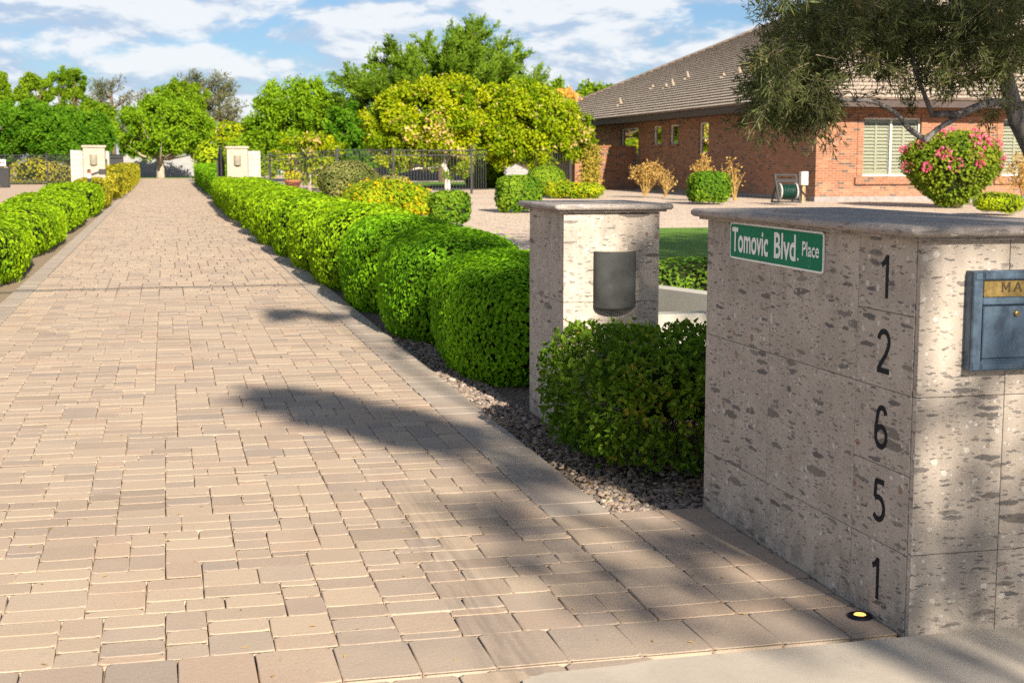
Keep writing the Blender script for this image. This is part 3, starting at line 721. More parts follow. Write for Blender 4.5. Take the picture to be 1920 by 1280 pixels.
fnL = lambda yc, zc, s: (lambda u, v, d: (2.3785-d, yc-u*s, zc+v*s))
for ch, z0 in zip('12651', (1.15, .893, .63, .372, .095)):
    mb = MB()
    for k, stroke in enumerate(DIGITS[ch]): ribbon(mb, stroke, .130, fnL(4.405, z0, .148), -.002, .0016+.0003*k)
    o = mb.build('numeral', M['black'], mon); o['label'] = 'black numeral '+ch
sg = thing('street_sign', 'green street name sign with white border and lettering on the stone monument', 'sign', (2.376, 5.32, 1.205))
def rrect(u0, u1, v0, v1, r, n=5):
    return [p for cx, cy, a in ((u1-r, v0+r, -90), (u1-r, v1-r, 0), (u0+r, v1-r, 90), (u0+r, v0+r, 180)) for p in arc(cx, cy, r, r, a, a+90, n)]
fnS = lambda u, v, d: (2.374-d, 5.775-u, 1.203+v-.006*u)
mb = MB(); mb.prism(rrect(0, .905, 0, .156, .018), -.002, .004, fnS); mb.build('border', M['white'], sg)
mb = MB(); mb.prism(rrect(.008, .897, .008, .148, .012), .0042, .0052, fnS); mb.build('panel', M['green'], sg)

def text_mesh(name, txt, size, fn, sx, m, parent, off=0.0, space=1.0):
    cu = bpy.data.curves.new(name+'_curve', 'FONT'); cu.body = txt; cu.size = size; cu.offset = off; cu.resolution_u = 5; cu.space_character = space
    tmp = bpy.data.objects.new(name+'_tmp', cu); COL.objects.link(tmp)
    dg = bpy.context.evaluated_depsgraph_get(); me = bpy.data.meshes.new_from_object(tmp.evaluated_get(dg))
    bpy.data.objects.remove(tmp)
    V = np.array([v.co[:] for v in me.vertices]); Fs = [list(p.vertices) for p in me.polygons]; mb = MB()
    W = np.array([fn(a*sx, b, 0) for a, b, _ in V])
    n0 = True
    for f in Fs: mb.add(W[f], [list(range(len(f)))])
    return mb.build(name, m, parent), V[:, 0].max()*sx
fnT = lambda u0, v0: (lambda u, v, d: fnS(u+u0, v+v0, .0062))
def fit_text(name, txt, cap_h, u0, u1, v0, fnb, m, parent, off):
    size = cap_h/.70
    o, w = text_mesh(name, txt, size, fnb(u0, v0), 1.0, m, parent, off)
    me = o.data; bpy.data.objects.remove(o)
    return text_mesh(name, txt, size, fnb(u0, v0), (u1-u0)/w, m, parent, off)[0]
fit_text('lettering', 'Tomovic', .100, .028, .405, .034, fnT, M['white'], sg, .003)
fit_text('lettering', 'Blvd', .100, .458, .668, .034, fnT, M['white'], sg, .003)
fit_text('lettering', 'Place', .055, .722, .872, .058, fnT, M['white'], sg, .001)
mb = MB(); mb.prism(arc(.690, .041, .006, .006, 0, 330, 9), .0055, .0064, fnS); mb.build('full_stop', M['white'], sg)
mb = MB()
ribbon(mb, arc(.79, .033, .010, .016, 0, 360, 16), .0022, fnS, .005, .0058)
mb.build('emblem', simple('faded_print', (.10, .30, .22), .5), sg)

# mailbox let into the front of the monument
mx = thing('mailbox', 'blue steel mailbox with brass letter slot set into the front of the stone monument', 'mailbox', (2.71, 4.15, .925))
bx0, bx1, bz0, bz1, yf = 2.545, 2.915, .930, 1.258, 4.128
mb = MB()
mb.box(bx0, bx1, yf+.014, 4.1785, bz0, bz1, 0)
fw = .034
for a in ((bx0, bx0+fw, bz0, bz1), (bx1-fw, bx1, bz0, bz1)): mb.box(a[0], a[1], yf, yf+.014, a[2], a[3], 0, 0, .003)
for z0, z1 in ((bz0, bz0+.034), (bz1-.030, bz1), (1.148, 1.172)): mb.box(bx0+fw, bx1-fw, yf, yf+.014, z0, z1, 0, 0, .003)
for cx in (bx0+.004, bx1-fw+.004):
    for cz in (bz0+.004, bz1-.028): mb.box(cx, cx+.026, yf-.003, yf, cz, cz+.024, 0, 0, .002)
mb.box(bx0+fw+.004, bx1-fw-.004, yf-.003, yf, bz1-.026, bz1-.005, 0, 0, .002); mb.box(bx0+fw+.004, bx1-fw-.004, yf-.003, yf, bz0+.005, bz0+.026, 0, 0, .002)
mb.build('case', M['steel'], mx)
mb = MB(); mb.box(bx0+fw+.006, bx1-fw-.006, yf+.004, yf+.0138, bz0+.040, 1.143, 0, 0, .003); mb.box(bx0+fw+.004, bx1-fw-.004, yf+.001, yf+.0135, bz0+.0345, bz0+.0395)
dr = mb.build('door', M['steel'], mx)
mb = MB(); mb.lathe(((bx0+bx1)/2-.025, yf+.0038, 1.118), [(.010, 0), (.010, -.006), (.008, -.008), (.003, -.0085)], 14, 0, 1); mb.build('lock', M['brass'], dr)
mb = MB(); mb.box(bx0+fw+.005, bx1-fw-.005, yf+.006, yf+.0138, 1.1735, bz1-.0315, 0, 0, .002); mb.box(bx0+fw+.005, bx1-fw-.005, yf+.004, yf+.006, 1.174, 1.180); slot = mb.build('letter_slot', M['brass'], mx)
fnM = lambda u0, v0: (lambda u, v, d: (u+u0, yf+.0052, v+v0))
mb = MB(); lz = 0
LET = (([[(0, 0), (0, 1)], [(.04, .98), (.42, .22)], [(.42, .22), (.80, .98)], [(.84, 0), (.84, 1)], [(-.14, .03), (.14, .03)], [(.70, .03), (.98, .03)], [(-.14, .97), (.06, .97)], [(.78, .97), (.98, .97)]], 1.26),
       ([[(0, 0), (.42, 1)], [(.42, 1), (.84, 0)], [(.16, .34), (.68, .34)], [(-.14, .03), (.14, .03)], [(.70, .03), (.98, .03)]], 1.26),
       ([[(.12, 0), (.12, 1)], [(-.04, .03), (.28, .03)], [(-.04, .97), (.28, .97)]], .58), ([[(.1, 0), (.1, 1)], [(-.04, .04), (.6, .04)], [(.6, .0), (.6, .26)], [(-.04, .97), (.26, .97)]], 1))
cu_ = 2.652
for strokes, adv in LET:
    for k_, st_ in enumerate(strokes): ribbon(mb, st_, .17 if len(st_) == 2 and abs(st_[0][1]-st_[1][1]) > .3 else .10, lambda u, v, d, c=cu_: (c+u*.030, yf+.0056-d, 1.190+v*.031), 0, .0010+.00012*k_)
    cu_ += adv*.030+.006
mb.build('lettering', M['brassdark'], slot)

# in-ground uplight at the foot of the monument
ul = thing('ground_light', 'round black in-ground uplight glowing warm yellow at the foot of the monument', 'light', (2.327, 4.42, .03))
mb = MB(); mb.lathe((2.327, 4.42, .028), [(.043, -.02), (.043, .004), (.040, .008), (.026, .010), (.022, .007)], 22); mb.build('ring', M['black'], ul)
mb = MB(); mb.lathe((2.327, 4.42, .0335), [(.0225, 0), (.019, .0045), (.008, .006)], 18); mb.build('lens', M['lamp'], ul)

# second pier with its sconce
pil = thing('stone_pillar', 'volcanic stone pillar with rounded cap standing among the hedges behind the clipped bush', 'pillar', (2.54, 8.42, .04))
mb = MB(); mb.box(2.272, 2.82, 8.045, 8.80, -.1, 1.325, 1)
clad(mb, 'y', 0, 0, [(2.25, 2.842, [.0, .27]), (2.25, 2.545, [.27, .80]), (2.545, 2.842, [.27, .80]), (2.25, 2.842, [.80, 1.328])], 8.02, .025)
clad(mb, 'x', 0, 0, [(8.046, 8.822, [.0, .27]), (8.046, 8.45, [.27, .80]), (8.45, 8.822, [.27, .80]), (8.046, 8.36, [.80, 1.328]), (8.36, 8.822, [.80, 1.328])], 2.2505, .021)
mb.box(2.8205, 2.84, 8.046, 8.82, -.05, 1.328, 0, .3); mb.box(2.27, 2.82, 8.8005, 8.82, -.05, 1.328, 0, .8)
mb.build('body', [M['stone'], M['grout']], pil)
mb = MB(); cap(mb, 2.25, 2.842, 8.02, 8.82, 1.3285); mb.build('cap', M['capstone'], pil)

def sconce(label, xc, yb, z0, z1, w, d, mm, group=None, top=True):
    th = thing('wall_light', label, 'wall light', (xc, yb, z0), group)
    mb = MB(); n = 20; ang = np.linspace(math.pi, 2*math.pi, n); prof = [(0.93, z0), (.985, z0+.004), (1, z0+.012), (1, z1-.006), (.985, z1)]
    V = np.array([(xc+w/2*r_*math.cos(a), yb+d*r_*math.sin(a), z) for r_, z in prof for a in ang]); k = np.arange(n-1)
    Fc = np.concatenate([np.stack([i*n+k, i*n+k+1, i*n+n+k+1, i*n+n+k], 1) for i in range(len(prof)-1)]); mb.add(V, Fc, 0, None, 0, True)
    mb.add(V[:n], [list(range(n))[::-1]]); mb.add(np.concatenate([V[-n:]]), [list(range(n))])
    mb.build('shade', mm, th)
    if top:
        V2 = np.array([(xc+w/2*.9*math.cos(a), yb+d*.9*math.sin(a), z1+.0015) for a in ang]); m2 = MB(); m2.add(V2, [list(range(n))]); m2.build('lens', M['sconcetop'], th)  # plain cap top, not glazed: light falling on it is put into its tan
sconce('dark bronze half-round wall light on the near stone pillar', 2.562, 8.0195, .762, 1.098, .258, .115, M['bronze'])

# concrete planter behind the pillar
pl = thing('concrete_planter', 'low pale concrete planter wall with a slanted rear side behind the stone pillar', 'planter', (3.4, 9.8, .05))
mb = MB(); p1 = at(1180, 537, 11.6); p2 = at(1345, 583, 9.75)
mb.box(2.86, 4.6, 9.06, 9.24, -.1, .60, 0, 0, .01); mb.bar((p1[0], p1[1], .25), (p2[0]+.7, p2[1]-.95, .25), .2, .702, 0, 0)
mb.build('wall', M['curb'], pl)

# ------------------------------------------------------------------ the clipped bush between the piers, and the hedges
def bush_twigs(mb, P, G):
    c = np.array((2.55, 7.05, .05))
    for _ in range(110):
        e = c+(P[RNG.integers(len(P))]-c)*np.array((.9, .9, .95)); b = c+np.clip(RNG.normal(0, (.12, .16, .01)), -.25, .25); mid = (b+e)/2+RNG.normal(0, .035, 3)
        mb.tube([b, mid, e+RNG.normal(0, .02, 3)], [.006, .004, .002], 4, 4)
nb = 5600
mb = MB(); P, G = super_pts((2.60, 7.03, .07), .60, .72, .64, nb, 4.2, 4.0, .07, .16, -.98)
low = P[:, 2] < .38; drop = low & (RNG.random(nb) < .32) & (P[:, 0] > 2.15); P, G = P[~drop], G[~drop]; nb = len(P)
for jj in range(4):
    D = unit(rdir(nb)*.9+G*.7+np.array((0, 0, .1))); leaves(mb, P+rdir(nb)*.012, D, unit(G*.6+np.array((0, 0, .5))+rdir(nb)*.55), .032*RNG.uniform(.6, 1.25, nb), .020*RNG.uniform(.7, 1.25, nb), .33+.35*lump(P*4)+RNG.normal(0, .23, nb), 0, True)
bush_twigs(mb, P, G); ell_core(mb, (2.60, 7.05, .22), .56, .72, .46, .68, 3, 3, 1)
mb.build('clipped_bush', [M['bush'], M['core'], M['flower'], M['pink'], M['twig']], label='loose green clipped bush with bare twigs between the pillar and the monument', category='bush')

ORD = ['first', 'second', 'third', 'fourth', 'fifth', 'sixth', 'seventh', 'eighth', 'ninth', 'tenth', 'eleventh', 'twelfth']
gh = 'clipped shrubs in a row along the right of the drive'
ycs = [10.62, 12.95, 15.48, 18.2, 21.0, 23.9, 26.9, 30.0, 33.3]; bs = [1.07, 1.09, 1.18, 1.25, 1.31, 1.40, 1.47, 1.55, 1.7]
for i, yc in enumerate(ycs):
    b = bs[i]; xl = (2.00, 1.92, 1.87, 1.80, 1.74, 1.70, 1.66, 1.62, 1.60)[i]; a = .64+.02*i; hh = (.93, 1.03, 1.03, 1.05, 1.02, 1.03, 1.0, 1.02, 1.0)[i]
    n = (25000, 20000, 15000, 8500, 7000, 6000, 5500, 5000, 4500)[i]; L = (.036, .039, .044, .056, .060, .066, .070, .075, .08)[i]
    lab = 'rounded green hedge shrub right behind the near stone pillar' if i == 0 else f'{ORD[i]} rounded hedge shrub back from the near stone pillar, right of the drive'
    shrub('hedge_shrub', lab, 'shrub', (xl+a, yc, float(g(2, yc))-.16), a, b, hh+.10, n, L, L*.66, M['hedge'] if i < 3 else M['hedgelime'], gh, 2.7, 2.9, .05, .07)
def long_hedge(label, x0, x1, y0, y1, hh, n, L, m, amp=.055):
    yc = (y0+y1)/2; shrub('hedge', label, 'hedge', ((x0+x1)/2, yc, float(g(x0, yc))), (x1-x0)/2, (y1-y0)/2, hh, n, L, L*.62, m, None, 8.0, 5.0, amp, .1)
long_hedge('long bright green clipped hedge running up to the right gate pillar', 1.56, 3.15, 34.6, 52.8, .92, 21000, .085, M['hedgelime'])
long_hedge('tall dark sided hedge beyond the right gate pillar', 1.72, 2.75, 57.2, 92, 1.22, 15000, .13, M['hedge'])
gl = 'clipped shrubs in a row along the left of the drive'
for i, (xr, yc, b, a, hh, n, mm) in enumerate(((-1.88, 15.1, 2.5, .80, .72, 9000, 'hedgelime'), (-1.90, 20.6, 2.9, .80, .73, 9000, 'hedgelime'), (-1.88, 27.0, 3.7, .80, .74, 9000, 'hedgelime'), (-1.86, 34.6, 4.3, .8, .76, 8000, 'hedgelime'), (-1.80, 42.2, 3.4, .8, .84, 5500, 'hedgelime'), (-1.75, 48.0, 2.6, .62, .92, 3600, 'hedgeyel'))):
    lab = ('bright green hedge shrub at the lower left edge, nearest on the left of the drive', 'second bright hedge shrub back on the left of the drive', 'third bright hedge shrub back on the left of the drive', 'fourth bright hedge shrub back on the left, longest of its row', 'fifth bright hedge shrub on the left, behind the keypad post', 'yellowish hedge shrub in front of the left gate pillar')[i]
    shrub('hedge_shrub', lab, 'shrub', (xr-a, yc, float(g(0, yc))-.05), a, b, hh+.06, n, .055+.006*i, .037+.004*i, M[mm], gl, 3.2, 3.4, .06, .07)
long_hedge('yellow green hedge running back from the left gate pillar', -2.62, -1.62, 55.5, 100, 1.22, 13000, .13, M['hedgeyel'])
shrub('low_hedge', 'low green hedge between the concrete planter and the shaded lawn', 'hedge', (4.35, 12.1, .12), .95, .55, .62, 6500, .05, .022, M['bush'], None, 3, 2.6, .07, .12)
shrub('low_hedge', 'low hedge at the far edge of the lawn behind the monument', 'hedge', (7.2, 13.6, .16), 1.6, .5, .55, 3500, .06, .03, M['bush'], None, 3, 2.6, .07, .12)

# ------------------------------------------------------------------ gate pillars, gates, walls and fences
def gate_pillar(label, x0, x1, y, ztop, xs_, group='gate pillars either side of the drive'):
    z0 = float(g(0, y)); th = thing('gate_pillar', label, 'pillar', ((x0+x1)/2, y+.35, z0), group)
    mb = MB(); mb.box(x0, x1, y, y+.75, z0-.2, ztop-.09, 0, RNG.random(), .008); mb.build('body', M['pale'], th)
    mb = MB(); mb.box(x0-.05, x1+.05, y-.05, y+.80, ztop-.09, ztop, 0, .3, .02); mb.build('cap', M['pale'], th)
    return th
gate_pillar('pale stone gate pillar on the left of the drive', -2.88, -2.12, 54, 2.32, 0)
gate_pillar('pale stone gate pillar on the right of the drive, beside the black gate', 2.22, 2.98, 54, 2.30, 0)
sconce('half-round wall light on the left gate pillar', -2.52, 53.998, 1.62, 1.98, .26, .12, M['sconcepale'], 'gate pillar wall lights', False)
sconce('half-round wall light on the right gate pillar', 2.60, 53.998, 1.60, 1.96, .26, .12, M['sconcepale'], 'gate pillar wall lights', False)
def blockwall(label, x0, x1, y0, y1, z1, m, name='block_wall'):
    mb = MB(); z0 = float(g((x0+x1)/2, (y0+y1)/2)); mb.box(x0, x1, y0, y1, z0-.3, z1, 0, 0, .01); mb.build(name, m, label=label, category='wall')
blockwall('narrow pale block wall joined to the left gate pillar', -3.33, -2.90, 54.2, 54.45, 2.14, M['block'])
blockwall('narrow pale block wall joined to the right gate pillar', 3.0, 3.46, 54.2, 54.45, 2.13, M['block'])
blockwall('long grey block wall behind the round tree at the end of the drive', -8, 16, 124.0, 124.3, 2.45, M['greyblock'])
blockwall('grey block wall in shade behind the citrus trees', 7, 24, 86, 86.3, 2.35, M['greyblock'])
bw = thing('block_fence_wall', 'pale block wall with dark iron grilles beyond the left gate pillar', 'wall', (-2.9, 66, .37))
mb = MB()
for ya, yb, zt in ((56.5, 60.0, 1.98), (61.2, 66.5, 1.95), (67.8, 74, 1.92), (74, 75, 2.3)): mb.box(-3.05 if zt < 2.2 else -3.12, -2.8 if zt < 2.2 else -2.7, ya, yb, .1, zt, 0, 0, .01)
mb.build('wall', M['block'], bw)
for ya, yb in ((60.0, 61.2), (66.5, 67.8)):
    mb = MB(); 
    for yy_ in np.arange(ya+.06, yb, .11): mb.box(-2.95, -2.925, yy_, yy_+.025, .3, 1.9)
    for zz in (.35, 1.1, 1.85): mb.box(-2.955, -2.92, ya, yb, zz, zz+.04)
    mb.build('grille', M['iron'], bw)

def iron_fence(label, pts, hh, posts, gap=.115, name='iron_fence', brace=False):
    P = [np.array((x, y, float(g(x, y)))) for x, y in pts]; th = thing(name, label, 'fence', P[0]); mb = MB(); s = 0
    for a, b in zip(P[:-1], P[1:]):
        L = np.linalg.norm(b-a); n = int(L/gap); up = np.array((0, 0, 1.0))
        for k in range(1, n):
            q = a+(b-a)*k/n; mb.box(q[0]-.009, q[0]+.009, q[1]-.009, q[1]+.009, q[2]+.08, q[2]+hh)
        for hz in (.12, hh-.20, hh-.02): mb.bar(a+up*hz, b+up*hz, .03, .035)
        if brace: mb.bar(a+up*(hh-.2), b+up*.15, .03, .04)
    mb.build('picket_panel', M['iron'], th)
    for q in posts:
        z = float(g(*q)); m2 = MB(); m2.box(q[0]-.04, q[0]+.04, q[1]-.04, q[1]+.04, z-.1, z+hh+.07); m2.box(q[0]-.05, q[0]+.05, q[1]-.05, q[1]+.05, z+hh+.0705, z+hh+.10); m2.build('post', M['iron'], th)
    return th
def fx(px, Y): return at(px, 300, Y)[0]
iron_fence('black iron picket fence from the right gate pillar to behind the juniper', [(3.5, 54.3), (fx(645, 55.2), 55.2)], 1.62, [(fx(506, 54.5), 54.5), (fx(632, 55.1), 55.1)])
iron_fence('black iron picket fence in front of the citrus trees', [(fx(645, 55.3), 55.3), (fx(740, 55.8), 55.8)], 1.62, [(fx(738, 55.8), 55.8)])
iron_fence('black iron gate section with a post under the citrus trees', [(fx(742, 53.2), 53.2), (fx(884, 53.2), 53.2), (fx(915, 53.6), 53.6)], 1.60, [(fx(884, 53.2), 53.2)])
iron_fence('black iron fence panel meeting the brick garden wall', [(fx(1000, 58), 58.0), (fx(1072, 59), 59.0)], 1.9, [(fx(1070, 59), 59.0)], .13)
lfY = 88.0
iron_fence('black iron double gate across the forecourt at far left', [(-15, lfY), (fx(88, lfY), lfY), (fx(131, lfY-2), lfY-2)], 1.72, [(fx(88, lfY), lfY)], .12, 'iron_gate', True)
iron_fence('black iron fence beyond the pale block wall left of the drive', [(-2.9, 75.2), (-2.75, 100)], 1.75, [(-2.75, 99.5)], .14)
gt = thing('driveway_gate', 'black iron driveway gate with an arched top standing open by the right pillar', 'gate', (2.0, 54.6, .3))
A = np.array((1.86, 53.8)); B = np.array((2.20, 55.9)); zb = .30
def gpos(t, z, off=0): 
    q = A+(B-A)*t; nrm = np.array((-(B-A)[1], (B-A)[0])); nrm /= np.linalg.norm(nrm); q = q+nrm*off
    return (q[0], q[1], z)
def gtop(t): return 1.72+.60*math.exp(-((t-.45)/.26)**2)
mb = MB(); ts = np.linspace(.02, .98, 26)
mb.tube([gpos(t, gtop(t)) for t in ts], .03, 6); mb.tube([gpos(t, gtop(t)-.16) for t in ts], .018, 6)
for z in (.38, .55, .98): mb.bar(gpos(.02, z), gpos(.98, z), .04, .05)
for t in (.02, .5, .98): mb.bar(gpos(t, zb+.05), gpos(t, gtop(t)), .05, .05, up=(1, 0, 0))
mb.build('frame', M['iron'], gt)
mb = MB()
for a_, b_ in zip(ts[:-1], ts[1:]):
    mb.quad(gpos(a_, 1.0), gpos(b_, 1.0), gpos(b_, gtop(b_)-.02), gpos(a_, gtop(a_)-.02)); 
    mb.quad(gpos(a_, 1.0, .012), gpos(a_, gtop(a_)-.02, .012), gpos(b_, gtop(b_)-.02, .012), gpos(b_, 1.0, .012))
mb.build('panel', M['black'], gt)
mb = MB()
for t in np.linspace(.06, .94, 14): mb.bar(gpos(t, .4), gpos(t, 1.0), .018, .018, up=(1, 0, 0))
mb.build('pickets', M['iron'], gt)

# keypad on its arm, left
kp = thing('keypad_post', 'black gate keypad on a bent arm with a red and white banded post', 'keypad', (*at(168, 350, 44)[:2], .2))
q0 = at(168, 355, 44); mb = MB(); rr = .05
z1 = at(168, 334, 44)[2]; z2 = at(168, 325.5, 44)[2]; z3 = at(168, 322, 44)[2]
mb.lathe((q0[0], 44, 0), [(rr, .1), (rr, z1)], 12); mb.lathe((q0[0], 44, 0), [(rr*1.04, z3), (rr*1.04, z3+.05), (rr*.6, z3+.075)], 12)
a_, b_ = at(171, 328, 44), at(189, 322, 44); mb.bar(a_, b_, .07, .07); mb.build('arm', M['greyplastic'], kp)
mb = MB(); mb.lathe((q0[0], 44, 0), [(rr*1.02, z1), (rr*1.02, z2)], 12); mb.build('white_band', M['white'], kp)
mb = MB(); mb.lathe((q0[0], 44, 0), [(rr*1.03, z2), (rr*1.03, z3)], 12); mb.build('red_band', M['red'], kp)
c_ = at(192, 322.5, 44); mb = MB(); mb.box(c_[0]-.10, c_[0]+.10, 43.9, 44.08, c_[2]-.085, c_[2]+.085, 0, 0, .01); mb.build('keypad_box', M['greyplastic'], kp)

def bin_(label, px, Y, body, lid):
    x = at(px, 330, Y)[0]; z = float(g(x, Y)); th = thing('trash_bin', label, 'bin', (x, Y, z)); mb = MB()
    for (w0, d0, za), (w1, d1, zb_) in (((.21, .24, 0), (.28, .32, .95)),):
        V = np.array([(x+i*w0, Y+j*d0, z+za+.02) for i, j in ((-1, -1), (1, -1), (1, 1), (-1, 1))]+[(x+i*w1, Y+j*d1, z+zb_) for i, j in ((-1, -1), (1, -1), (1, 1), (-1, 1))])
        mb.add(V, [[3, 2, 1, 0], [4, 5, 6, 7], [0, 1, 5, 4], [1, 2, 6, 5], [2, 3, 7, 6], [3, 0, 4, 7]])
    mb.build('body', body, th)
    m2 = MB(); m2.box(x-.31, x+.31, Y-.35, Y+.36, z+.951, z+1.02, 0, 0, .02); m2.box(x-.2, x+.2, Y+.36, Y+.42, z+.93, z+.97); m2.build('lid', lid, th)
    for sx in (-1, 1): m3 = MB(); m3.lathe((x+sx*.235, Y+.27, z+.10), [(.10, -.02), (.10, .02)], 14, 0, 0); m3.build('wheel', M['greyplastic'], th)
bin_('black wheeled bin with a lid at the far left edge', 8, 80, M['greyplastic'], M['greyplastic'])
bin_('blue wheeled bin half out of the picture at the far left edge', -14, 80.2, M['bluep'], M['bluep'])
sgx = at(3, 305, 87.6); sn = thing('warning_sign', 'small white sign with red print on the far left iron gate', 'sign', (sgx[0], 87.6, sgx[2]-.2))
mb = MB(); mb.box(sgx[0]-.22, sgx[0]+.22, 87.59, 87.61, sgx[2]-.17, sgx[2]+.17); mb.build('panel', M['white'], sn)
mb = MB(); mb.box(sgx[0]-.18, sgx[0]+.0, 87.583, 87.588, sgx[2]-.08, sgx[2]+.04); mb.box(sgx[0]+.04, sgx[0]+.17, 87.583, 87.588, sgx[2]-.06, sgx[2]+.06); mb.build('print', M['red'], sn)
# roof corner of the neighbouring house
nbp = at(9, 240, 104); nh = thing('neighbour_house', 'corner of a tan tiled house roof at the far left edge', 'house', (nbp[0]-6, 97, .5))
mb = MB(); mb.box(nbp[0]-12, nbp[0]-2.2, 93.8, 103, .2, nbp[2]-.25); mb.build('wall', M['stucco'], nh)
mb = MB(); zt = nbp[2]+.1; e0, e1, f0, f1 = nbp[0]-13, nbp[0], 94, 104; mb.box(e0, e1, f0, f1, zt-.27, zt-.1, 1)
top_ = [(e0+5, f0+6, zt+2.2), (e1-6, f0+6, zt+2.2)]
mb.quad((e0, f0, zt-.1), (e1, f0, zt-.1), top_[1], top_[0]); mb.quad((e1, f1, zt-.1), (e0, f1, zt-.1), top_[0], top_[1]); mb.add([(e1, f0, zt-.1), (e1, f1, zt-.1), top_[1]], [[0, 1, 2]]); mb.add([(e0, f1, zt-.1), (e0, f0, zt-.1), top_[0]], [[0, 1, 2]])
mb.build('roof', [M['redtile'], M['stucco']], nh)

# ------------------------------------------------------------------ brick house on the right
HX, HY, HX1, HY1 = 19.95, 41.7, 42.2, 78.2; WZ0, WZ1 = .62, 3.42
hs = thing('brick_house', 'long single storey red brick house with a brown tiled hip roof', 'house', (30, 60, .5))
def holed_wall(mb, u0, u1, v0, v1, holes, fn, depth, flip=False):
    us = sorted({u0, u1, *[h[0] for h in holes], *[h[1] for h in holes]}); vs = sorted({v0, v1, *[h[2] for h in holes], *[h[3] for h in holes]})
    for a, b in zip(us[:-1], us[1:]):
        for c, d in zip(vs[:-1], vs[1:]):
            if any(h[0] <= a and b <= h[1] and h[2] <= c and d <= h[3] for h in holes): continue
            mb.quad(fn(a, c, 0), fn(b, c, 0), fn(b, d, 0), fn(a, d, 0), 0, [(a, c), (b, c), (b, d), (a, d)])
    for a, b, c, d in holes:
        for p, q in (((a, c), (b, c)), ((b, c), (b, d)), ((b, d), (a, d)), ((a, d), (a, c))):
            mb.quad(fn(*p, 0), fn(*p, depth), fn(*q, depth), fn(*q, 0), 0, [(p[0], p[1]), (p[0]+depth, p[1]), (q[0]+depth, q[1]), (q[0], q[1])])
fnF = lambda u, v, d: (u, HY+d, v); fnW = lambda u, v, d: (HX+d, u, v)
FW = [(21.56, 23.58, 1.26, 3.10), (26.52, 28.6, 1.26, 3.10), (32, 34, 1.26, 3.1)]
LW = [(59.2, 61.7, 1.5, 3.22), (56.25, 57.30, 2.46, 3.22), (54.25, 55.28, 2.46, 3.22), (50.95, 52.0, 2.05, 3.22)]
mb = MB(); holed_wall(mb, HX, HX1, WZ0, WZ1, FW, fnF, .14); holed_wall(mb, HY, HY1, WZ0, WZ1, LW, fnW, .14)
mb.quad((HX1, HY, WZ0), (HX1, HY1, WZ0), (HX1, HY1, WZ1), (HX1, HY, WZ1)); mb.quad((HX, HY1, WZ0), (HX1, HY1, WZ0), (HX1, HY1, WZ1), (HX, HY1, WZ1))
for a, b, c, d in FW[:2]:
    mb.box(a-.20, a, HY-.022, HY-.001, c, d+.12); mb.box(b, b+.20, HY-.022, HY-.001, c, d+.12)
wl = mb.build('wall', M['brick'], hs)
mb = MB(); mb.box(HX-.03, HX1+.03, HY-.03, HY1, .2, WZ0); mb.build('foundation', M['found'], hs)
def shutters(mb, u0, u1, v0, v1, fn, d0, nmull=2):
    w = (u1-u0)/nmull
    for k in range(nmull):
        a, b = u0+k*w, u0+(k+1)*w
        def bx(p, q, r, s, da, db): 
            c = [np.array(fn(i, j, l)) for i in (p, q) for j in (r, s) for l in (da, db)]; c = np.array(c); lo, hi = c.min(0), c.max(0); mb.box(*[v for t in zip(lo, hi) for v in t])
        for p, q in ((a, a+.06), (b-.06, b), ((a+b)/2-.035, (a+b)/2+.035)): bx(p, q, v0, v1, d0, d0+.035)
        for r, s in ((v0, v0+.09), (v1-.09, v1)): bx(a+.06, b-.06, r, s, d0+.002, d0+.033)
        z = v0+.10
        while z < v1-.12:
            for p, q in ((a+.06, (a+b)/2-.035), ((a+b)/2+.035, b-.06)):
                mb.quad(fn(p, z, d0+.004), fn(q, z, d0+.004), fn(q, z+.080, d0+.052), fn(p, z+.080, d0+.052))
            z += .108
def window(a, b, c, d, fn, kind):
    mb = MB()
    def bx(p, q, r, s, da, db, mi=0):
        cc = np.array([np.array(fn(i, j, l)) for i in (p, q) for j in (r, s) for l in (da, db)]); lo, hi = cc.min(0), cc.max(0); mb.box(*[v for t in zip(lo, hi) for v in t], mi)
    e = .05
    for p, q, r, s in ((a, a+e, c, d), (b-e, b, c, d), (a+e, b-e, c, c+e), (a+e, b-e, d-e, d)): bx(p, q, r, s, .09, .138)
    if kind == 'big': bx((a+b)/2-.03, (a+b)/2+.03, c+e, d-e, .088, .136)
    if kind == 'sash': bx(a+e, b-e, (c+d)/2-.02, (c+d)/2+.02, .088, .136)
    w = mb.build('window', M['frame'], hs)
    m2 = MB(); m2.quad(fn(a+e, c+e, .115), fn(b-e, c+e, .115), fn(b-e, d-e, .115), fn(a+e, d-e, .115)); m2.build('pane', M['glass'], w)
    m3 = MB()
    if kind in ('big', 'shut'): shutters(m3, a+e, b-e, c+e, d-e, fn, .17, 2)
    if kind == 'sash': shutters(m3, a+e, b-e, (c+d)/2, d-e, fn, .17, 1)
    if kind in ('big', 'shut', 'sash'): m3.build('shutter', M['shutter'], w)
    m4 = MB(); m4.quad(fn(a-.1, c-.1, .24), fn(b+.1, c-.1, .24), fn(b+.1, d+.1, .24), fn(a-.1, d+.1, .24)); m4.build('dark_backing', M['dark'], w)  # near-black sheet standing in for the unlit room behind the pane
for h in FW: window(*h, fnF, 'big')
for h, k in zip(LW, ('shut', 'plain', 'plain', 'sash')): window(*h, fnW, k)
for a, b, c, d in FW[:2]:
    m2 = MB(); m2.box(a-.27, b+.27, HY-.09, HY-.0025, c-.26, c-.035); m2.build('sill', M['brick'], hs)
for a, b, c, d in LW:
    m2 = MB(); m2.box(HX-.07, HX-.0025, a-.1, b+.1, c-.10, c-.01); m2.build('sill', M['brick'], hs)
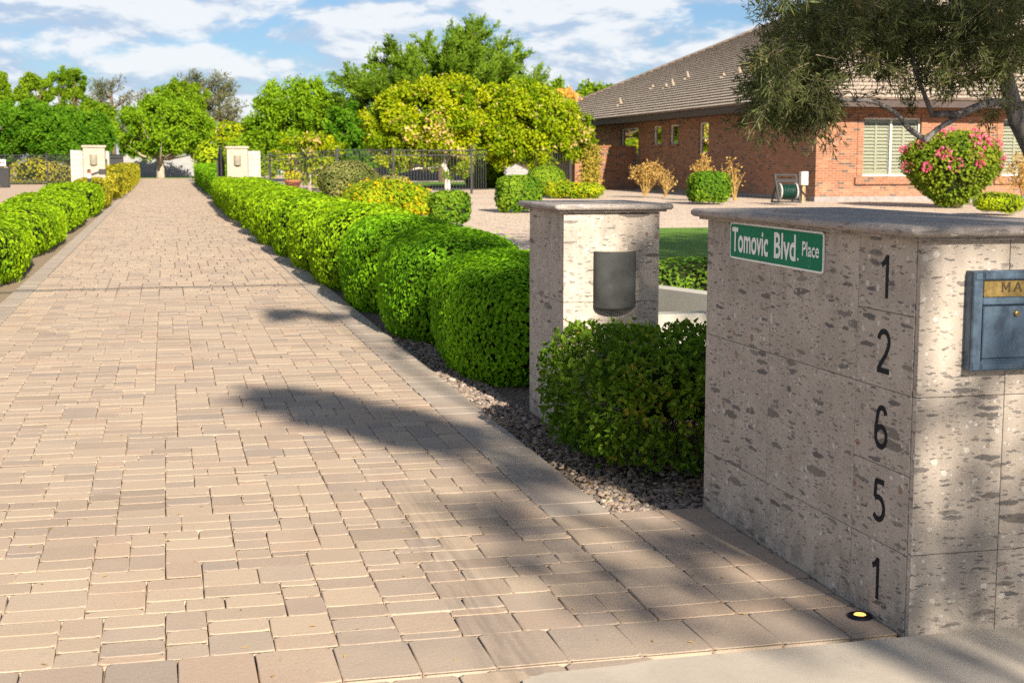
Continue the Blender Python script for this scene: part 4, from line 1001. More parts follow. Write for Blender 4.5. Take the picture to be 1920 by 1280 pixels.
EX0, EY0, EX1, EY1, EZ = 19.05, 40.8, 43.1, 79.1, 3.40
mb = MB(); ft = .05; fh = .26
mb.box(EX0, EX1, EY0, EY0+ft, EZ, EZ+fh); mb.box(EX0, EX0+ft, EY0+ft, EY1, EZ, EZ+fh); mb.box(EX1-ft, EX1, EY0+ft, EY1, EZ, EZ+fh); mb.box(EX0+ft, EX1-ft, EY1-ft, EY1, EZ, EZ+fh); mb.build('fascia', M['fascia'], hs)
mb = MB(); mb.box(EX0+ft, EX1-ft, EY0+ft, EY1-ft, EZ+.03, EZ+.06); mb.build('soffit', M['soffit'], hs)
PITCH = .46; W2 = (EX1-EX0)/2; rz0 = EZ+fh-.01
def slope(mb, a, b, c, d, rows):
    """a-b eave, d-c top; overlapping tile courses"""
    a, b, c, d = [np.array(q, float) for q in (a, b, c, d)]; nrm = np.cross(b-a, d-a); nrm /= np.linalg.norm(nrm)
    if nrm[2] < 0: nrm = -nrm
    L = np.linalg.norm(b-a); ax = (b-a)/L
    for i in range(rows):
        t0, t1 = i/rows, (i+1)/rows+.0
        p0, q0 = a+(d-a)*t0, b+(c-b)*t0; p1, q1 = a+(d-a)*t1, b+(c-b)*t1; lift = nrm*.065
        uv = [(np.dot(p0-a, ax), i+.1), (np.dot(q0-a, ax), i+.1), (np.dot(q1-a, ax), i+.9), (np.dot(p1-a, ax), i+.9)]
        mb.quad(p0+lift, q0+lift, q1+nrm*.004, p1+nrm*.004, 0, uv); mb.quad(p0-nrm*.02, q0-nrm*.02, q0+lift, p0+lift, 1, [uv[0], uv[1], uv[1], uv[0]])
mb = MB(); o_ = .06; rz = rz0; Zt = rz+PITCH*W2
A0, B0, C0, D0 = (EX0-o_, EY0-o_, rz), (EX1+o_, EY0-o_, rz), (EX1+o_, EY1+o_, rz), (EX0-o_, EY1+o_, rz); T0, T1 = (EX0+W2, EY0+W2, Zt), (EX0+W2, EY1-W2, Zt)
slope(mb, D0, A0, T0, T1, 40); slope(mb, B0, C0, T1, T0, 40); slope(mb, A0, B0, T0, T0, 40); slope(mb, C0, D0, T1, T1, 40)
for p, q in ((A0, T0), (B0, T0), (C0, T1), (D0, T1), (T0, T1)):
    n = 36; P = np.linspace(p, q, n); 
    for i in range(n-1): mb.tube([P[i]+np.array((0, 0, .03)), P[i]+(P[i+1]-P[i])*1.03+np.array((0, 0, .055))], [.10, .085], 7, 2)
rf = mb.build('roof', [M['roof'], M['ridge'], M['ridge']], hs)
def on_left(px, py):
    rx, rz_ = ray(px, py)          # hit the left slope: z = rz + PITCH (x - EX0)
    Y = (H-rz+PITCH*(EX0))/(PITCH*rx-rz_); return np.array((rx*Y, Y, H+rz_*Y))
for px, py, big in ((1224, 167, 0), (1249, 165, 0), (1261, 163, 1), (1289, 148, 1), (1357, 146, 0), (1386, 139, 1), (1422, 121, 1), (1418, 133, 0), (1163, 198, 1)):
    q = on_left(px, py); m2 = MB(); hh = .34 if big else .20
    m2.tube([q+np.array((.1, 0, -.1)), q+np.array((.0, 0, hh*.6)), q+np.array((-.02, 0, hh))], [.085, .065, .035], 8)
    m2.box(q[0]-.22, q[0]+.10, q[1]-.14, q[1]+.14, q[2]-.08, q[2]+.03, 0, 0, .03); m2.build('roof_vent', M['vent'], hs)
# brick garden wall and the vine on it
ww = thing('garden_wall', 'low red brick garden wall joining the left end of the brick house', 'wall', (18.3, 59.6, .5))
gx0 = at(1077, 300, 59.4)[0]
mb = MB(); mb.box(gx0+.35, 19.93, 59.4, 59.65, .2, 2.38); mb.box(gx0, gx0+.35, 59.3, 59.75, .2, 2.42); mb.build('wall', M['brick'], ww)
mb = MB(); mb.box(gx0+.352, 19.92, 59.36, 59.69, 2.382, 2.45); mb.box(gx0-.03, gx0+.38, 59.27, 59.78, 2.422, 2.50); mb.build('coping', M['brick'], ww)
def climber(name, label, c, w, hh, n, m, L, base):
    mb = MB(); th = thing(name, label, 'vine', base)
    x = c[0]+RNG.normal(0, w/2, n); z = c[2]+RNG.random(n)**.9*hh; P = np.stack([x*(1)+.0, c[1]-RNG.random(n)*.22, z], 1)
    leaves(mb, P, unit(rdir(n)+np.array((0, -.4, -.3))), unit(rdir(n)*.6+np.array((0, -1, .4))), L*RNG.uniform(.6, 1.3, n), L*.55*RNG.uniform(.6, 1.3, n), RNG.random(n)); mb.build('foliage', m, th)
    tb = MB()
    for _ in range(6): tb.tube([np.array(base)+RNG.normal(0, .05, 3), np.array((c[0]+RNG.normal(0, w/3), c[1]-.06, c[2]+hh*.5)), np.array((c[0]+RNG.normal(0, w/2), c[1]-.06, c[2]+hh*RNG.uniform(.7, 1.05)))], [.02, .014, .006], 5)
    tb.build('stems', M['drytwig'], th)
q = at(1108, 318, 59.2); climber('climbing_vine', 'green and rust vine climbing the brick garden wall', (q[0], 59.25, .75), .48, 1.75, 1000, M['vine'], .13, (q[0], 59.1, .5))

# ------------------------------------------------------------------ yard plants
def gnd(px, py):
    rx, rz_ = ray(px, py); Y = 1.0
    while Y < 300 and H+rz_*Y > g(rx*Y, Y): Y += .02
    return np.array((rx*Y, Y, float(g(rx*Y, Y))))
def px_w(px0, px1, Y): return (px1-px0)/F*(Y*1.03)
shrub('box_shrub', 'square clipped green shrub beside the yellow lantana', 'shrub', (gnd(848, 423)+np.array((0, .35, 0))), .44, .40, .74, 2600, .075, .05, M['box'], 'clipped shrubs on the gravel yard', 4, 3.4, .06, .1)
shrub('box_shrub', 'square clipped green shrub left of the stone pillar cap', 'shrub', (gnd(981, 396)+np.array((0, .5, 0))), .56, .5, .92, 2800, .085, .055, M['box'], 'clipped shrubs on the gravel yard', 4, 3.4, .06, .1)
shrub('box_shrub', 'square clipped green shrub in front of the shaded brick wall', 'shrub', (gnd(1339, 381)+np.array((0, .5, 0))), .60, .5, .92, 2800, .09, .06, M['box'], 'clipped shrubs on the gravel yard', 4, 3.4, .06, .1)
q = at(655, 373, 46); shrub('juniper', 'large grey green rounded juniper in front of the iron fence', 'juniper', (q[0], 46.6, .42), .92, .9, 1.32, 5200, .10, .045, M['juni'], None, 2.5, 2.3, .12, .14)
q = at(662, 373, 45); shrub('juniper', 'small low juniper at the foot of the large grey juniper', 'juniper', (q[0]+.35, 45.6, .42), .58, .5, .72, 2600, .09, .045, M['juni'], None, 2.5, 2.3, .1, .12)
q = at(741, 360, 45); shrub('low_hedge', 'small flat topped brown green hedge behind the yellow lantana', 'hedge', (q[0], 46, .45), .66, .4, .78, 2000, .09, .05, M['juni'], None, 4, 4, .05, .1)
q = at(1035, 368, 47.5); shrub('round_shrub', 'dark rounded dome shrub in front of the brick garden wall', 'shrub', (q[0], 48.3, .5), .72, .7, 1.12, 3600, .085, .04, M['box'], None, 2.3, 2.2, .04, .08)
q = at(928, 366, 62); shrub('round_shrub', 'light green shrub behind the iron fence between the citrus trunks', 'shrub', (q[0]-.2, 63.5, .6), .95, .7, 1.35, 2400, .13, .08, M['box'], None, 2.6, 2.4, .1, .15)
def lantana(label, c, a, b, hh, n, nf, L):
    def ex(mb, P, G):
        k = RNG.choice(len(P), nf); F0 = P[k]+G[k]*RNG.uniform(0, .10, (nf, 1))
        for _ in range(6): leaves(mb, F0+rdir(nf)*.018, rdir(nf)+G[k]*.5, unit(G[k]+rdir(nf)*.4), .038, .034, RNG.random(nf), 2)
    shrub('lantana', label, 'flowering plant', c, a, b, hh, n, L, L*.5, M['lant'], 'yellow lantana plants', 2.2, 2.2, .16, .2, True, .8, None, .8, ex)
q = gnd(752, 412); lantana('large yellow flowering lantana spilling over behind the hedge', (q[0]-.1, q[1]+.9, q[2]), 1.05, .85, .92, 6500, 230, .075)
q = gnd(825, 411); lantana('low tongue of yellow lantana flowers beside the square shrub', (q[0]-.3, q[1]+.3, q[2]), .55, .5, .5, 2200, 110, .07)
q = at(1095, 370, 46); lantana('wide yellow lantana at the foot of the brick garden wall', (q[0]-.15, 46.6, .5), 1.0, .7, .55, 3600, 110, .085)
def dry_shrub(label, px, py, w, hh, nst, nlf, leafm=None):
    q = gnd(px, py); th = thing('dry_shrub', label, 'shrub', q, 'dry shrubs along the brick wall'); tb = MB(); cm = MB()
    for _ in range(nst):
        e = q+np.array((RNG.normal(0, w*.42), RNG.normal(0, w*.25), hh*RNG.uniform(.55, 1.0))); P = branch(tb, q+RNG.normal(0, .03, 3)*np.array((1, 1, 0)), e, .018, .007, 6, .045, 5)
        for t in (2, 3, 4):
            e2 = P[t]+np.array((RNG.normal(0, .14), RNG.normal(0, .14), RNG.uniform(.08, .3)))
            branch(tb, P[t], e2, .010, .005, 4, .08, 4)
            k = max(1, nlf//nst); leaves(cm, e2+RNG.normal(0, .06, (k, 3)), rdir(k), rdir(k), .085, .05, RNG.random(k))
    tb.build('stems', M['drytwig'], th); cm.build('foliage', leafm or M['dryleaf'], th)
dry_shrub('tall dry tan shrub nearest the brick garden wall', 1208, 368, .9, 1.28, 13, 260)
dry_shrub('small bare dry shrub below the narrow windows', 1248, 369, .7, .86, 12, 40)
dry_shrub('dry tan shrub rising behind the left of the square shrub on the brick wall', 1310, 374, .7, 1.42, 10, 240)
dry_shrub('bare dry stems right of the square shrub on the brick wall', 1378, 376, .7, 1.35, 9, 40)
q = gnd(1905, 392); dry_shrub('dry tan shrub by the right hand window at the right edge', 1925, 384, 1.0, 1.6, 10, 260)
q = gnd(1885, 402); shrub('low_shrub', 'low yellow green shrub on the gravel at the right edge', 'shrub', (q[0]+.1, q[1]+.5, q[2]), .66, .5, .58, 2600, .075, .035, M['lant'], None, 2.5, 2.4, .1, .14)
# clipped bougainvillea: narrow foot, wide shoulder
q = gnd(1790, 387); bg = thing('bougainvillea', 'goblet shaped bougainvillea with pink flowers in front of the sunlit brick wall', 'shrub', q)
Hb = 2.04; n = 8500; zf = RNG.random(n)**.8; 
def brad(t): return 1.40*np.where(t < .62, 0.20+.80*np.sin(np.clip(t/.62, 0, 1)*math.pi/2)**.95, np.sqrt(np.clip(1-((t-.62)/.40)**2, 0, 1)))
an = RNG.random(n)*2*math.pi; rr_ = brad(zf)*(.80+.22*RNG.random(n)); P = np.stack([q[0]+rr_*np.cos(an)+.05*zf, q[1]+.3+rr_*np.sin(an)*.9, q[2]+.03+zf*Hb], 1); G = unit(np.stack([np.cos(an), np.sin(an), (zf-.45)*1.5], 1)); P = P+G*(lump(P*1.6)*.07)[:, None]
cm = MB(); leaves(cm, P, unit(rdir(n)+np.array((0, 0, -.3))), unit(G+rdir(n)*.7), .10*RNG.uniform(.7, 1.3, n), .065*RNG.uniform(.7, 1.3, n), .4+.35*lump(P*3)+RNG.normal(0, .2, n), 0, True)
prof = [(float(brad(np.array(t)))*.80, q[2]+.03+t*Hb*.97) for t in np.linspace(.03, .98, 14)]; cm.lathe((q[0], q[1]+.3, 0), prof, 20, 1); cm.build('crown', [M['boug'], M['core']], bg)
fm = MB(); hi_ = np.where((zf > .52) & (zf < 1.0))[0]
for _ in range(40):
    c = P[RNG.choice(hi_)]; m_ = 44; e = rdir(m_); leaves(fm, c+e*RNG.uniform(.06, .15), e, unit(e+rdir(m_)*.5), .085, .07, RNG.random(m_))
fm.build('flowers', M['pink'], bg)
tb = MB(); 
for _ in range(6): branch(tb, q+RNG.normal(0, .05, 3)*np.array((1, 1, 0)), q+np.array((RNG.normal(0, .35), .3+RNG.normal(0, .3), .9)), .04, .015)
tb.build('trunk', M['brownbark'], bg)

# hose reel and utility box by the house
q = at(1474, 379, 39.3); q[2] = float(g(q[0], q[1])); hr = thing('hose_reel', 'black hose reel cart with a green hose by the shaded brick wall', 'hose reel', q)
x, y, z = q; tb = MB()
for sx in (-.33, .33):
    xs_ = x+sx; tb.bar((xs_, y-.28, z+.03), (xs_, y+.32, z+.03), .05, .05); tb.bar((xs_, y-.24, z+.03), (xs_, y+.12, z+.83), .055, .06); tb.bar((xs_, y+.30, z+.03), (xs_, y+.02, z+.52), .045, .05)
tb.bar((x-.33, y+.12, z+.83), (x+.33, y+.12, z+.83), .06, .06); tb.bar((x-.33, y+.03, z+.66), (x+.33, y+.03, z+.66), .05, .09); tb.bar((x-.33, y-.25, z+.04), (x+.33, y-.25, z+.04), .05, .05); tb.bar((x+.38, y-.1, z+.42), (x+.62, y-.3, z+.06), .05, .05); tb.build('frame', M['greyplastic'], hr)
for sx in (-.27, .24): m2 = MB(); m2.lathe((x+sx, y-.03, z+.34), [(.25, 0), (.25, .035)], 20, 0, 0); m2.build('drum_flange', M['offwhite'], hr)
m3 = MB()
for lay in range(2):
    tt = np.linspace(0, 2*math.pi*8, 120); m3.tube(np.stack([x-.21+.42*tt/tt[-1], y-.03+(.16+.035*lay)*np.cos(tt), z+.34+(.16+.035*lay)*np.sin(tt)], 1), .021, 6)
m3.build('hose', M['hosegreen'], hr)
q = at(1506, 375, 41.1); ub = thing('utility_box', 'grey utility box on a tan pipe at the corner of the brick house', 'utility box', (q[0], 41.2, .5)); x = q[0]
zt, zb_ = at(1506, 322, 41.1)[2], at(1506, 347, 41.1)[2]
m2 = MB(); m2.box(x-.12, x+.11, 41.0, 41.18, zb_, zt, 0, 0, .01); m2.box(x-.10, x+.09, 40.985, 40.9995, zb_+.04, zt-.04, 0, 0, .004); m2.build('case', M['util'], ub)
m3 = MB(); m3.tube([(x-.02, 41.1, .35), (x-.01, 41.1, zb_-.1), (x+.01, 41.1, zb_)], .028, 8); m3.tube([(x+.05, 41.1, .35), (x+.045, 41.1, zb_)], .014, 6); m3.build('pipe', M['tan'], ub)
q = at(551, 350, 57); pt = thing('flower_pot', 'terracotta pot with orange flowers behind the iron fence', 'pot', (q[0], 57.5, float(g(q[0], 57.5)))); z = float(g(q[0], 57.5))
m2 = MB(); m2.lathe((q[0], 57.5, z), [(.20, 0), (.31, .45), (.34, .46), (.34, .55), (.29, .55), (.28, .46)], 18); m2.build('pot', M['terra'], pt)
m3 = MB(); n = 260; P = np.array((q[0], 57.5, z+.66))+rdir(n)*np.array((.34, .34, .2))*RNG.random((n, 1))**.4; leaves(m3, P, rdir(n), rdir(n), .11, .06, RNG.random(n)); k = 90; P = np.array((q[0], 57.5, z+.74))+rdir(k)*np.array((.32, .32, .14)); leaves(m3, P, rdir(k), rdir(k), .08, .07, RNG.random(k), 1); m3.build('plant', [M['lant'], M['flower']], pt)

# ------------------------------------------------------------------ trees behind
def TB(px, py, Y, rpx, rpy, ry=None):
    p = at(px, py, Y); s = Y*1.03/F; return (p[0], p[1], p[2], rpx*s, ry if ry else rpx*s*.9, rpy*s)
def gz(x, y): return float(g(x, y))
# citrus pair
Y = 58
b1 = [TB(800, 225, Y, 88, 72), TB(735, 235, Y, 58, 50), TB(845, 190, Y, 70, 48), TB(760, 285, Y, 52, 38), TB(855, 285, Y, 48, 45)]
c_ = at(838, 368, Y); tree('citrus_tree', 'yellow green citrus tree with dry tan patches and a whitewashed trunk, left of the pair', 'tree', (c_[0], Y, gz(c_[0], Y)), (c_[0]-.1, Y, 1.6), b1, M['citrus'], M['whitebark'], .145, .095, 420, 110, .15, 'citrus trees behind the iron fence', .30, .22, True, 0, .3, 14, (M['drycitrus'], [at(735, 262, 56.6), at(765, 245, 56.3), at(800, 240, 56.2), at(828, 243, 56.3), at(870, 285, 56.6), at(860, 275, 56.4)], .62))
Y = 59.5
b2 = [TB(985, 230, Y, 100, 66), TB(925, 255, Y, 62, 58), TB(1050, 245, Y, 62, 55), TB(960, 190, Y, 62, 40), TB(1010, 285, Y, 80, 34), TB(1085, 265, Y, 30, 30)]
c_ = at(995, 360, Y); tree('citrus_tree', 'broad yellow green citrus tree with leaning pale limbs, right of the pair', 'tree', (c_[0], Y, gz(c_[0], Y)), (c_[0]+.1, Y, 1.35), b2, M['citrus2'], M['whitebark'], .145, .095, 500, 110, .16, 'citrus trees behind the iron fence', .30, .22, True, 0, .3, 18, (M['drycitrus'], [at(1105, 245, 58.8), at(1095, 262, 58.6), at(1075, 225, 59), at(905, 200, 57.5), at(880, 215, 57.4)], .55))
# feathery mesquite behind
def spray_tree(name, label, base, fork, tips, leafm, barkm, L, W, nl, r0, group=None, wid=.16, sub=5):
    th = thing(name, label, 'tree', base, group); tb = MB(); cm = MB(); base = np.array(base, float); fork = np.array(fork, float)
    branch(tb, base-np.array((0, 0, .2)), fork, r0, r0*.7, 6, .05, 9)
    for e in tips:
        e = np.array(e, float); P = branch(tb, fork, e, r0*.4, .012, 9, .07, 6)
        LL = np.linalg.norm(e-fork)
        for t in range(2, 9):
            for _ in range(sub):
                d = unit(unit(e-fork)*.9+rdir(1)[0]*.75+np.array((0, 0, .15))); ln = LL*RNG.uniform(.12, .30)*(1.15-.05*t); s = P[t]; q2 = s+d*ln
                branch(tb, s, q2, .018, .006, 4, .05, 4)
                u = RNG.random(nl)[:, None]; Q = s+(q2-s)*u+rdir(nl)*wid*ln*RNG.random((nl, 1))
                leaves(cm, Q, unit(d+rdir(nl)*.7), rdir(nl), L*RNG.uniform(.6, 1.3, nl), W*RNG.uniform(.6, 1.3, nl), .4+RNG.normal(0, .12)+RNG.normal(0, .2, nl))
    tb.build('trunk', barkm, th); cm.build('crown', leafm, th); return th
Y = 78; c_ = at(830, 330, Y); tips = [(*at(px, py+16+22*max(0, 1-py/170), Y+dy)[:2], at(px, py+16+22*max(0, 1-py/170), Y+dy)[2]) for px, py, dy in ((655, 130, -1), (690, 180, 1), (735, 70, 0), (760, 105, -2), (800, 60, 2), (825, 95, 0), (858, 45, 1), (885, 30, -1), (905, 42, 0), (930, 100, 2), (965, 85, 0), (985, 150, -1), (1000, 135, 1), (700, 135, 0), (850, 110, -3), (910, 130, -3), (780, 150, -3), (880, 80, -2), (960, 150, 2), (680, 220, 0), (720, 190, -2), (745, 130, 2), (665, 150, 2), (705, 105, 1), (780, 85, 1), (840, 70, -2), (870, 60, 2), (900, 75, 1), (920, 120, 0), (945, 110, -2), (800, 120, 0), (1000, 165, 0), (690, 160, -2), (760, 130, 2), (850, 130, 2), (650, 190, 0), (935, 65, 1))]
spray_tree('mesquite_tree', 'feathery dark green mesquite tree rising behind the citrus trees', (c_[0], Y, gz(c_[0], Y)), (c_[0], Y, 3.2), tips, M['mesq'], M['brownbark'], .24, .085, 62, .22, None, .24, 8)
# round bright tree, centre
Y = 82; c_ = at(560, 330, Y)
b3 = [TB(560, 215, Y, 88, 62), TB(505, 240, Y, 42, 50), TB(620, 235, Y, 60, 60), TB(640, 255, Y, 40, 60), TB(550, 265, Y, 80, 40), TB(585, 180, Y, 45, 25)]
tree('shade_tree', 'dense round green tree behind the right gate pillar fence', 'tree', (c_[0], Y, gz(c_[0], Y)), (c_[0], Y, 2.6), b3, M['tree2'], M['brownbark'], .21, .125, 380, 100, .2, None, .3, .22, False, .2, 0, 12)
Y = 70; b3 = [TB(655, 255, Y, 40, 60), TB(690, 270, Y, 34, 45)]; c_ = at(665, 340, Y)
tree('shade_tree', 'deep green tree filling the gap left of the citrus trees', 'tree', (c_[0], Y, gz(c_[0], Y)), (c_[0], Y, 1.8), b3, M['dktree'], M['brownbark'], .24, .14, 90, 70, .15, None, .35, .24)
# yellow-green fruit tree behind the fence
Y = 61; c_ = at(580, 352, Y); b4 = [TB(575, 300, Y, 62, 42), TB(620, 285, Y, 34, 32), TB(520, 310, Y, 28, 32), TB(585, 265, Y, 50, 18)]
tree('fruit_tree', 'loose yellow green fruit tree with tan leaves behind the iron fence', 'tree', (c_[0], Y, gz(c_[0], Y)), (c_[0], Y, 1.2), b4, M['citrus'], M['palebark'], .16, .10, 100, 44, .09, None, .45, .24, True, 0, .3, 14, (M['drycitrus'], [at(590, 275, 60), at(560, 285, 60)], .6))
# round tree closing the drive
Y = 113; c_ = at(302, 333, Y); b5 = [TB(308, 240, Y, 88, 50), TB(255, 245, Y, 36, 42), TB(360, 245, Y, 40, 46), TB(305, 202, Y, 55, 22), TB(265, 280, Y, 40, 14), TB(352, 280, Y, 40, 14)]
tree('round_tree', 'round green tree with a pale forked trunk at the end of the drive', 'tree', (c_[0], Y, gz(0, Y)), (c_[0], Y, 2.1), b5, M['tree2'], M['palebark'], .26, .16, 300, 100, .34, None, .36, .20, False, 0, .1, 26)
# left mass
gl2 = 'tall trees behind the far left gate'
for lab, Y, bl, px in (
    ('tall willowy green tree second from the left skyline', 128, [TB(62, 158, 128, 26, 16), TB(45, 180, 128, 16, 16), TB(82, 182, 128, 14, 20), TB(60, 205, 128, 20, 16)], 60),
    ('tallest willowy green tree on the left skyline', 130, [TB(108, 142, 130, 22, 14), TB(140, 150, 130, 20, 20), TB(150, 178, 130, 20, 14), TB(118, 168, 130, 18, 16), TB(168, 205, 130, 18, 22), TB(125, 205, 130, 22, 18)], 130),
    ('green tree cut by the left edge on the skyline', 126, [TB(4, 152, 126, 14, 14), TB(8, 180, 126, 16, 16), TB(2, 210, 126, 22, 18)], 2),
    ('green tree behind the round tree on the left', 120, [TB(195, 235, 120, 28, 36), TB(175, 215, 120, 24, 26)], 185),
    ('olive green tree top behind the round tree', 140, [TB(325, 172, 140, 30, 22), TB(360, 185, 140, 28, 26)], 340)):
    p = at(px, 300, Y); tree('tall_tree', lab, 'tree', (p[0], Y, gz(p[0], Y)), (p[0], Y, 4), bl, M['tree1'], M['brownbark'], .30, .14, 120, 80, .26, gl2, .4, .24, False, 0, .5, 12)
for i, (lab, px, Y, bl) in enumerate((
    ('dense deep green bush tree behind the far left gate, leftmost of the mass', 20, 104, [TB(15, 245, 104, 55, 48), TB(60, 262, 104, 50, 40)]),
    ('dense deep green bush tree behind the yellow shrub at left', 100, 102, [TB(100, 252, 102, 56, 42), TB(70, 225, 102, 40, 30)]),
    ('dense deep green bush tree beside the left gate pillar', 170, 100, [TB(168, 255, 100, 40, 40), TB(150, 280, 100, 45, 30)]))):
    p = at(px, 300, Y); tree('bush_tree', lab, 'tree', (p[0], Y, gz(p[0], Y)), (p[0], Y, 1.5), bl, M['dktree'], M['brownbark'], .24, .13, 260, 100, .18, 'dense green trees behind the far left gate', .3, .24, False, .3, 0, 8)
def pine(label, px, Y, top, rows, w):
    p = at(px, 300, Y); zt = at(px, top, Y)[2]; base = np.array((p[0], Y, gz(p[0], Y))); th = thing('pine_tree', label, 'tree', base, 'thin dry pines on the skyline'); tb = MB(); cm = MB()
    tb.tube([base, base+np.array((.2, 0, zt*.5)), np.array((p[0], Y, zt-.3))], [.28, .2, .05], 7)
    for i in range(rows):
        t = i/rows; z = zt*(.48+.52*t); wd = w*(1.0-.55*t)*RNG.uniform(.5, 1.15); d = unit(np.array((RNG.choice((-1, 1))*RNG.uniform(.5, 1), RNG.uniform(-.6, .6), RNG.uniform(.35, .95)))); s = np.array((p[0], Y, z-.8)); e = s+d*wd; branch(tb, s, e, .08, .02, 5, .08, 5)
        for k in (.5, .75, 1.0):
            c = s+(e-s)*k; m_ = 46; E = rdir(m_); leaves(cm, c+E*np.array((.62, .62, .5))*RNG.random((m_, 1))**.5, E+np.array((0, 0, .5)), rdir(m_), .36, .10, RNG.random(m_))
    tb.build('trunk', M['brownbark'], th); cm.build('crown', M['pine'], th)
pine('thin dry pine on the skyline left of the round tree', 212, 140, 148, 17, 3.0)
pine('thin dry pine top left of the round tree, right of the other one', 262, 146, 166, 7, 2.4)
pine('tallest dark pine on the skyline above the round tree', 385, 142, 140, 26, 4.6)
pine('leaning dark pine right of the tallest pine', 412, 144, 158, 18, 3.8)
# small things at the end of the drive
q = at(405, 300, 100)
for lab, px, py, Y, w, hh, m in (('yellow green shrub beyond the right gate pillar', 412, 285, 98, 1.7, 2.7, 'lant'), ('pale yellow shrub top left of the round tree behind the right gate', 440, 262, 105, 1.5, 4.1, 'citrus'), ('olive shrub behind the right gate pillar', 468, 285, 96, 1.6, 2.8, 'tree1')):
    p = at(px, 300, Y); shrub('tall_shrub', lab, 'shrub', (p[0], Y, gz(p[0], Y)), w, w*.8, hh, 1700, .28, .16, M[m], None, 2.3, 2.2, .25, .4, False, .8)
p = at(392, 330, 103); shrub('red_shrub', 'dusty red shrub beyond the far end of the right hedge', 'shrub', (p[0], 103, gz(p[0], 103)), .9, .8, 1.7, 700, .2, .1, M['shrubred'], None, 2.3, 2.2, .15, .3, False, .8)
q = at(85, 335, 93)
for lab, px, w, hh in (('dry yellow shrub behind the far left gate', 62, 1.35, 1.55), ('low dry yellow shrub right of the other one behind the far left gate', 106, 1.0, 1.25)):
    p = at(px, 330, 93); shrub('dry_bush', lab, 'shrub', (p[0], 93, .5), w, .9, hh, 900, .18, .10, M['hedgeyel'], None, 2.3, 2.3, .2, .35, False, .7)
# orange seed heads of a palm, and a green tree top, behind the house roof
Y = 76; p = at(1060, 300, Y); pm = thing('palm', 'palm with drooping orange fronds above the citrus tree', 'palm', (p[0], Y, .6)); tb = MB(); cm = MB(); top = at(1060, 195, Y)
tb.tube([(p[0], Y, .5), (p[0]+.1, Y, 2.5), top], [.2, .16, .12], 9); tb.build('trunk', M['brownbark'], pm)
for k in range(22):
    a = RNG.uniform(-.3, 3.4); e = top+np.array((math.cos(a)*1.1, RNG.normal(0, .5), math.sin(a)*1.3)); m_ = np.array(top)*.5+e*.5+np.array((0, 0, .35)); Pf = np.array([np.array(top)*(1-t)**2+2*m_*t*(1-t)+e*t*t for t in np.linspace(0, 1, 8)])+np.array([(0, 0, -.5*t*t) for t in np.linspace(0, 1, 8)])
    n = 60; i = RNG.integers(3, 8, n); leaves(cm, Pf[i]+RNG.normal(0, .06, (n, 3)), unit(rdir(n)*.6+np.array((0, 0, -.7))), rdir(n), .30, .05, RNG.random(n))
cm.build('fronds', M['orange'], pm)
Y = 95; p = at(1112, 300, Y); tree('shade_tree', 'green tree top showing above the left end of the house roof', 'tree', (p[0], Y, .6), (p[0], Y, 3), [TB(1112, 180, Y, 34, 22), TB(1135, 175, Y, 20, 16), TB(1045, 185, Y, 22, 34)], M['tree1'], M['brownbark'], .3, .15, 70, 50, .2, None, .4, .3)
for px, py, Y in ((1222, 97, 90), (1273, 90, 92)): pass

# ------------------------------------------------------------------ olive tree over the street corner
OY = 12.4
ol = thing('olive_tree', 'dark feathery tree with crooked grey limbs overhanging the monument at upper right', 'tree', (*at(1985, 500, OY)[:2], gz(8.4, OY)))
tb = MB(); base = np.array(ol.location)
def limb(pts, rad, dy=0, sides=9):
    P = np.array([at(x, y, OY+d) for x, y, d in pts]); t = np.linspace(0, 1, len(P)); tt = np.linspace(0, 1, len(P)*4)
    Q = np.stack([np.interp(tt, t, P[:, i]) for i in range(3)], 1)
    for _ in range(2): Q[1:-1] = (Q[:-2]+2*Q[1:-1]+Q[2:])/4
    r_ = np.interp(tt, np.linspace(0, 1, len(rad)), rad); tb.tube(Q, r_*.6, sides, 0, 0, .06); return Q
P0 = [base-np.array((0, 0, .2)), base+np.array((-.01, 0, .5)), at(2000, 400, OY), at(1962, 330, OY), at(1936, 280, OY), at(1908, 225, OY), at(1890, 160, OY), at(1876, 115, OY), at(1862, 40, OY), at(1840, -60, OY), at(1800, -220, OY)]
tb.tube(P0, [.16, .13, .115, .10, .092, .083, .076, .07, .06, .05, .035], 12, 0, 0, .05)
limb([(1960, 215, .3), (1920, 200, .1), (1880, 192, -.1), (1845, 194, -.2), (1815, 208, -.3), (1795, 216, -.3), (1770, 214, -.3), (1748, 215, -.3)], [.085, .07, .062, .058, .052])
limb([(1800, 214, -.3), (1782, 228, -.3), (1760, 240, -.35), (1747, 252, -.35), (1736, 263, -.35)], [.05, .042, .046])
limb([(1737, 263, -.35), (1715, 250, -.4), (1698, 236, -.4), (1690, 222, -.4), (1670, 205, -.45), (1645, 193, -.5), (1620, 187, -.5), (1592, 190, -.55), (1560, 180, -.6)], [.045, .04, .036, .03, .018])
limb([(1750, 218, -.3), (1742, 200, -.3), (1734, 180, -.3), (1722, 150, -.3), (1712, 120, -.3), (1706, 70, -.2), (1690, 10, 0)], [.045, .038, .034, .028, .02])
limb([(1870, 110, 0), (1900, 85, .1), (1940, 70, .2)], [.09, .08, .07])
limb([(1868, 80, 0), (1810, 20, -.3), (1720, -60, -.6), (1600, -120, -1)], [.08, .06, .05, .03]); limb([(1858, 20, 0), (1780, -120, -1), (1700, -260, -2)], [.07, .05, .03])
cm = MB()
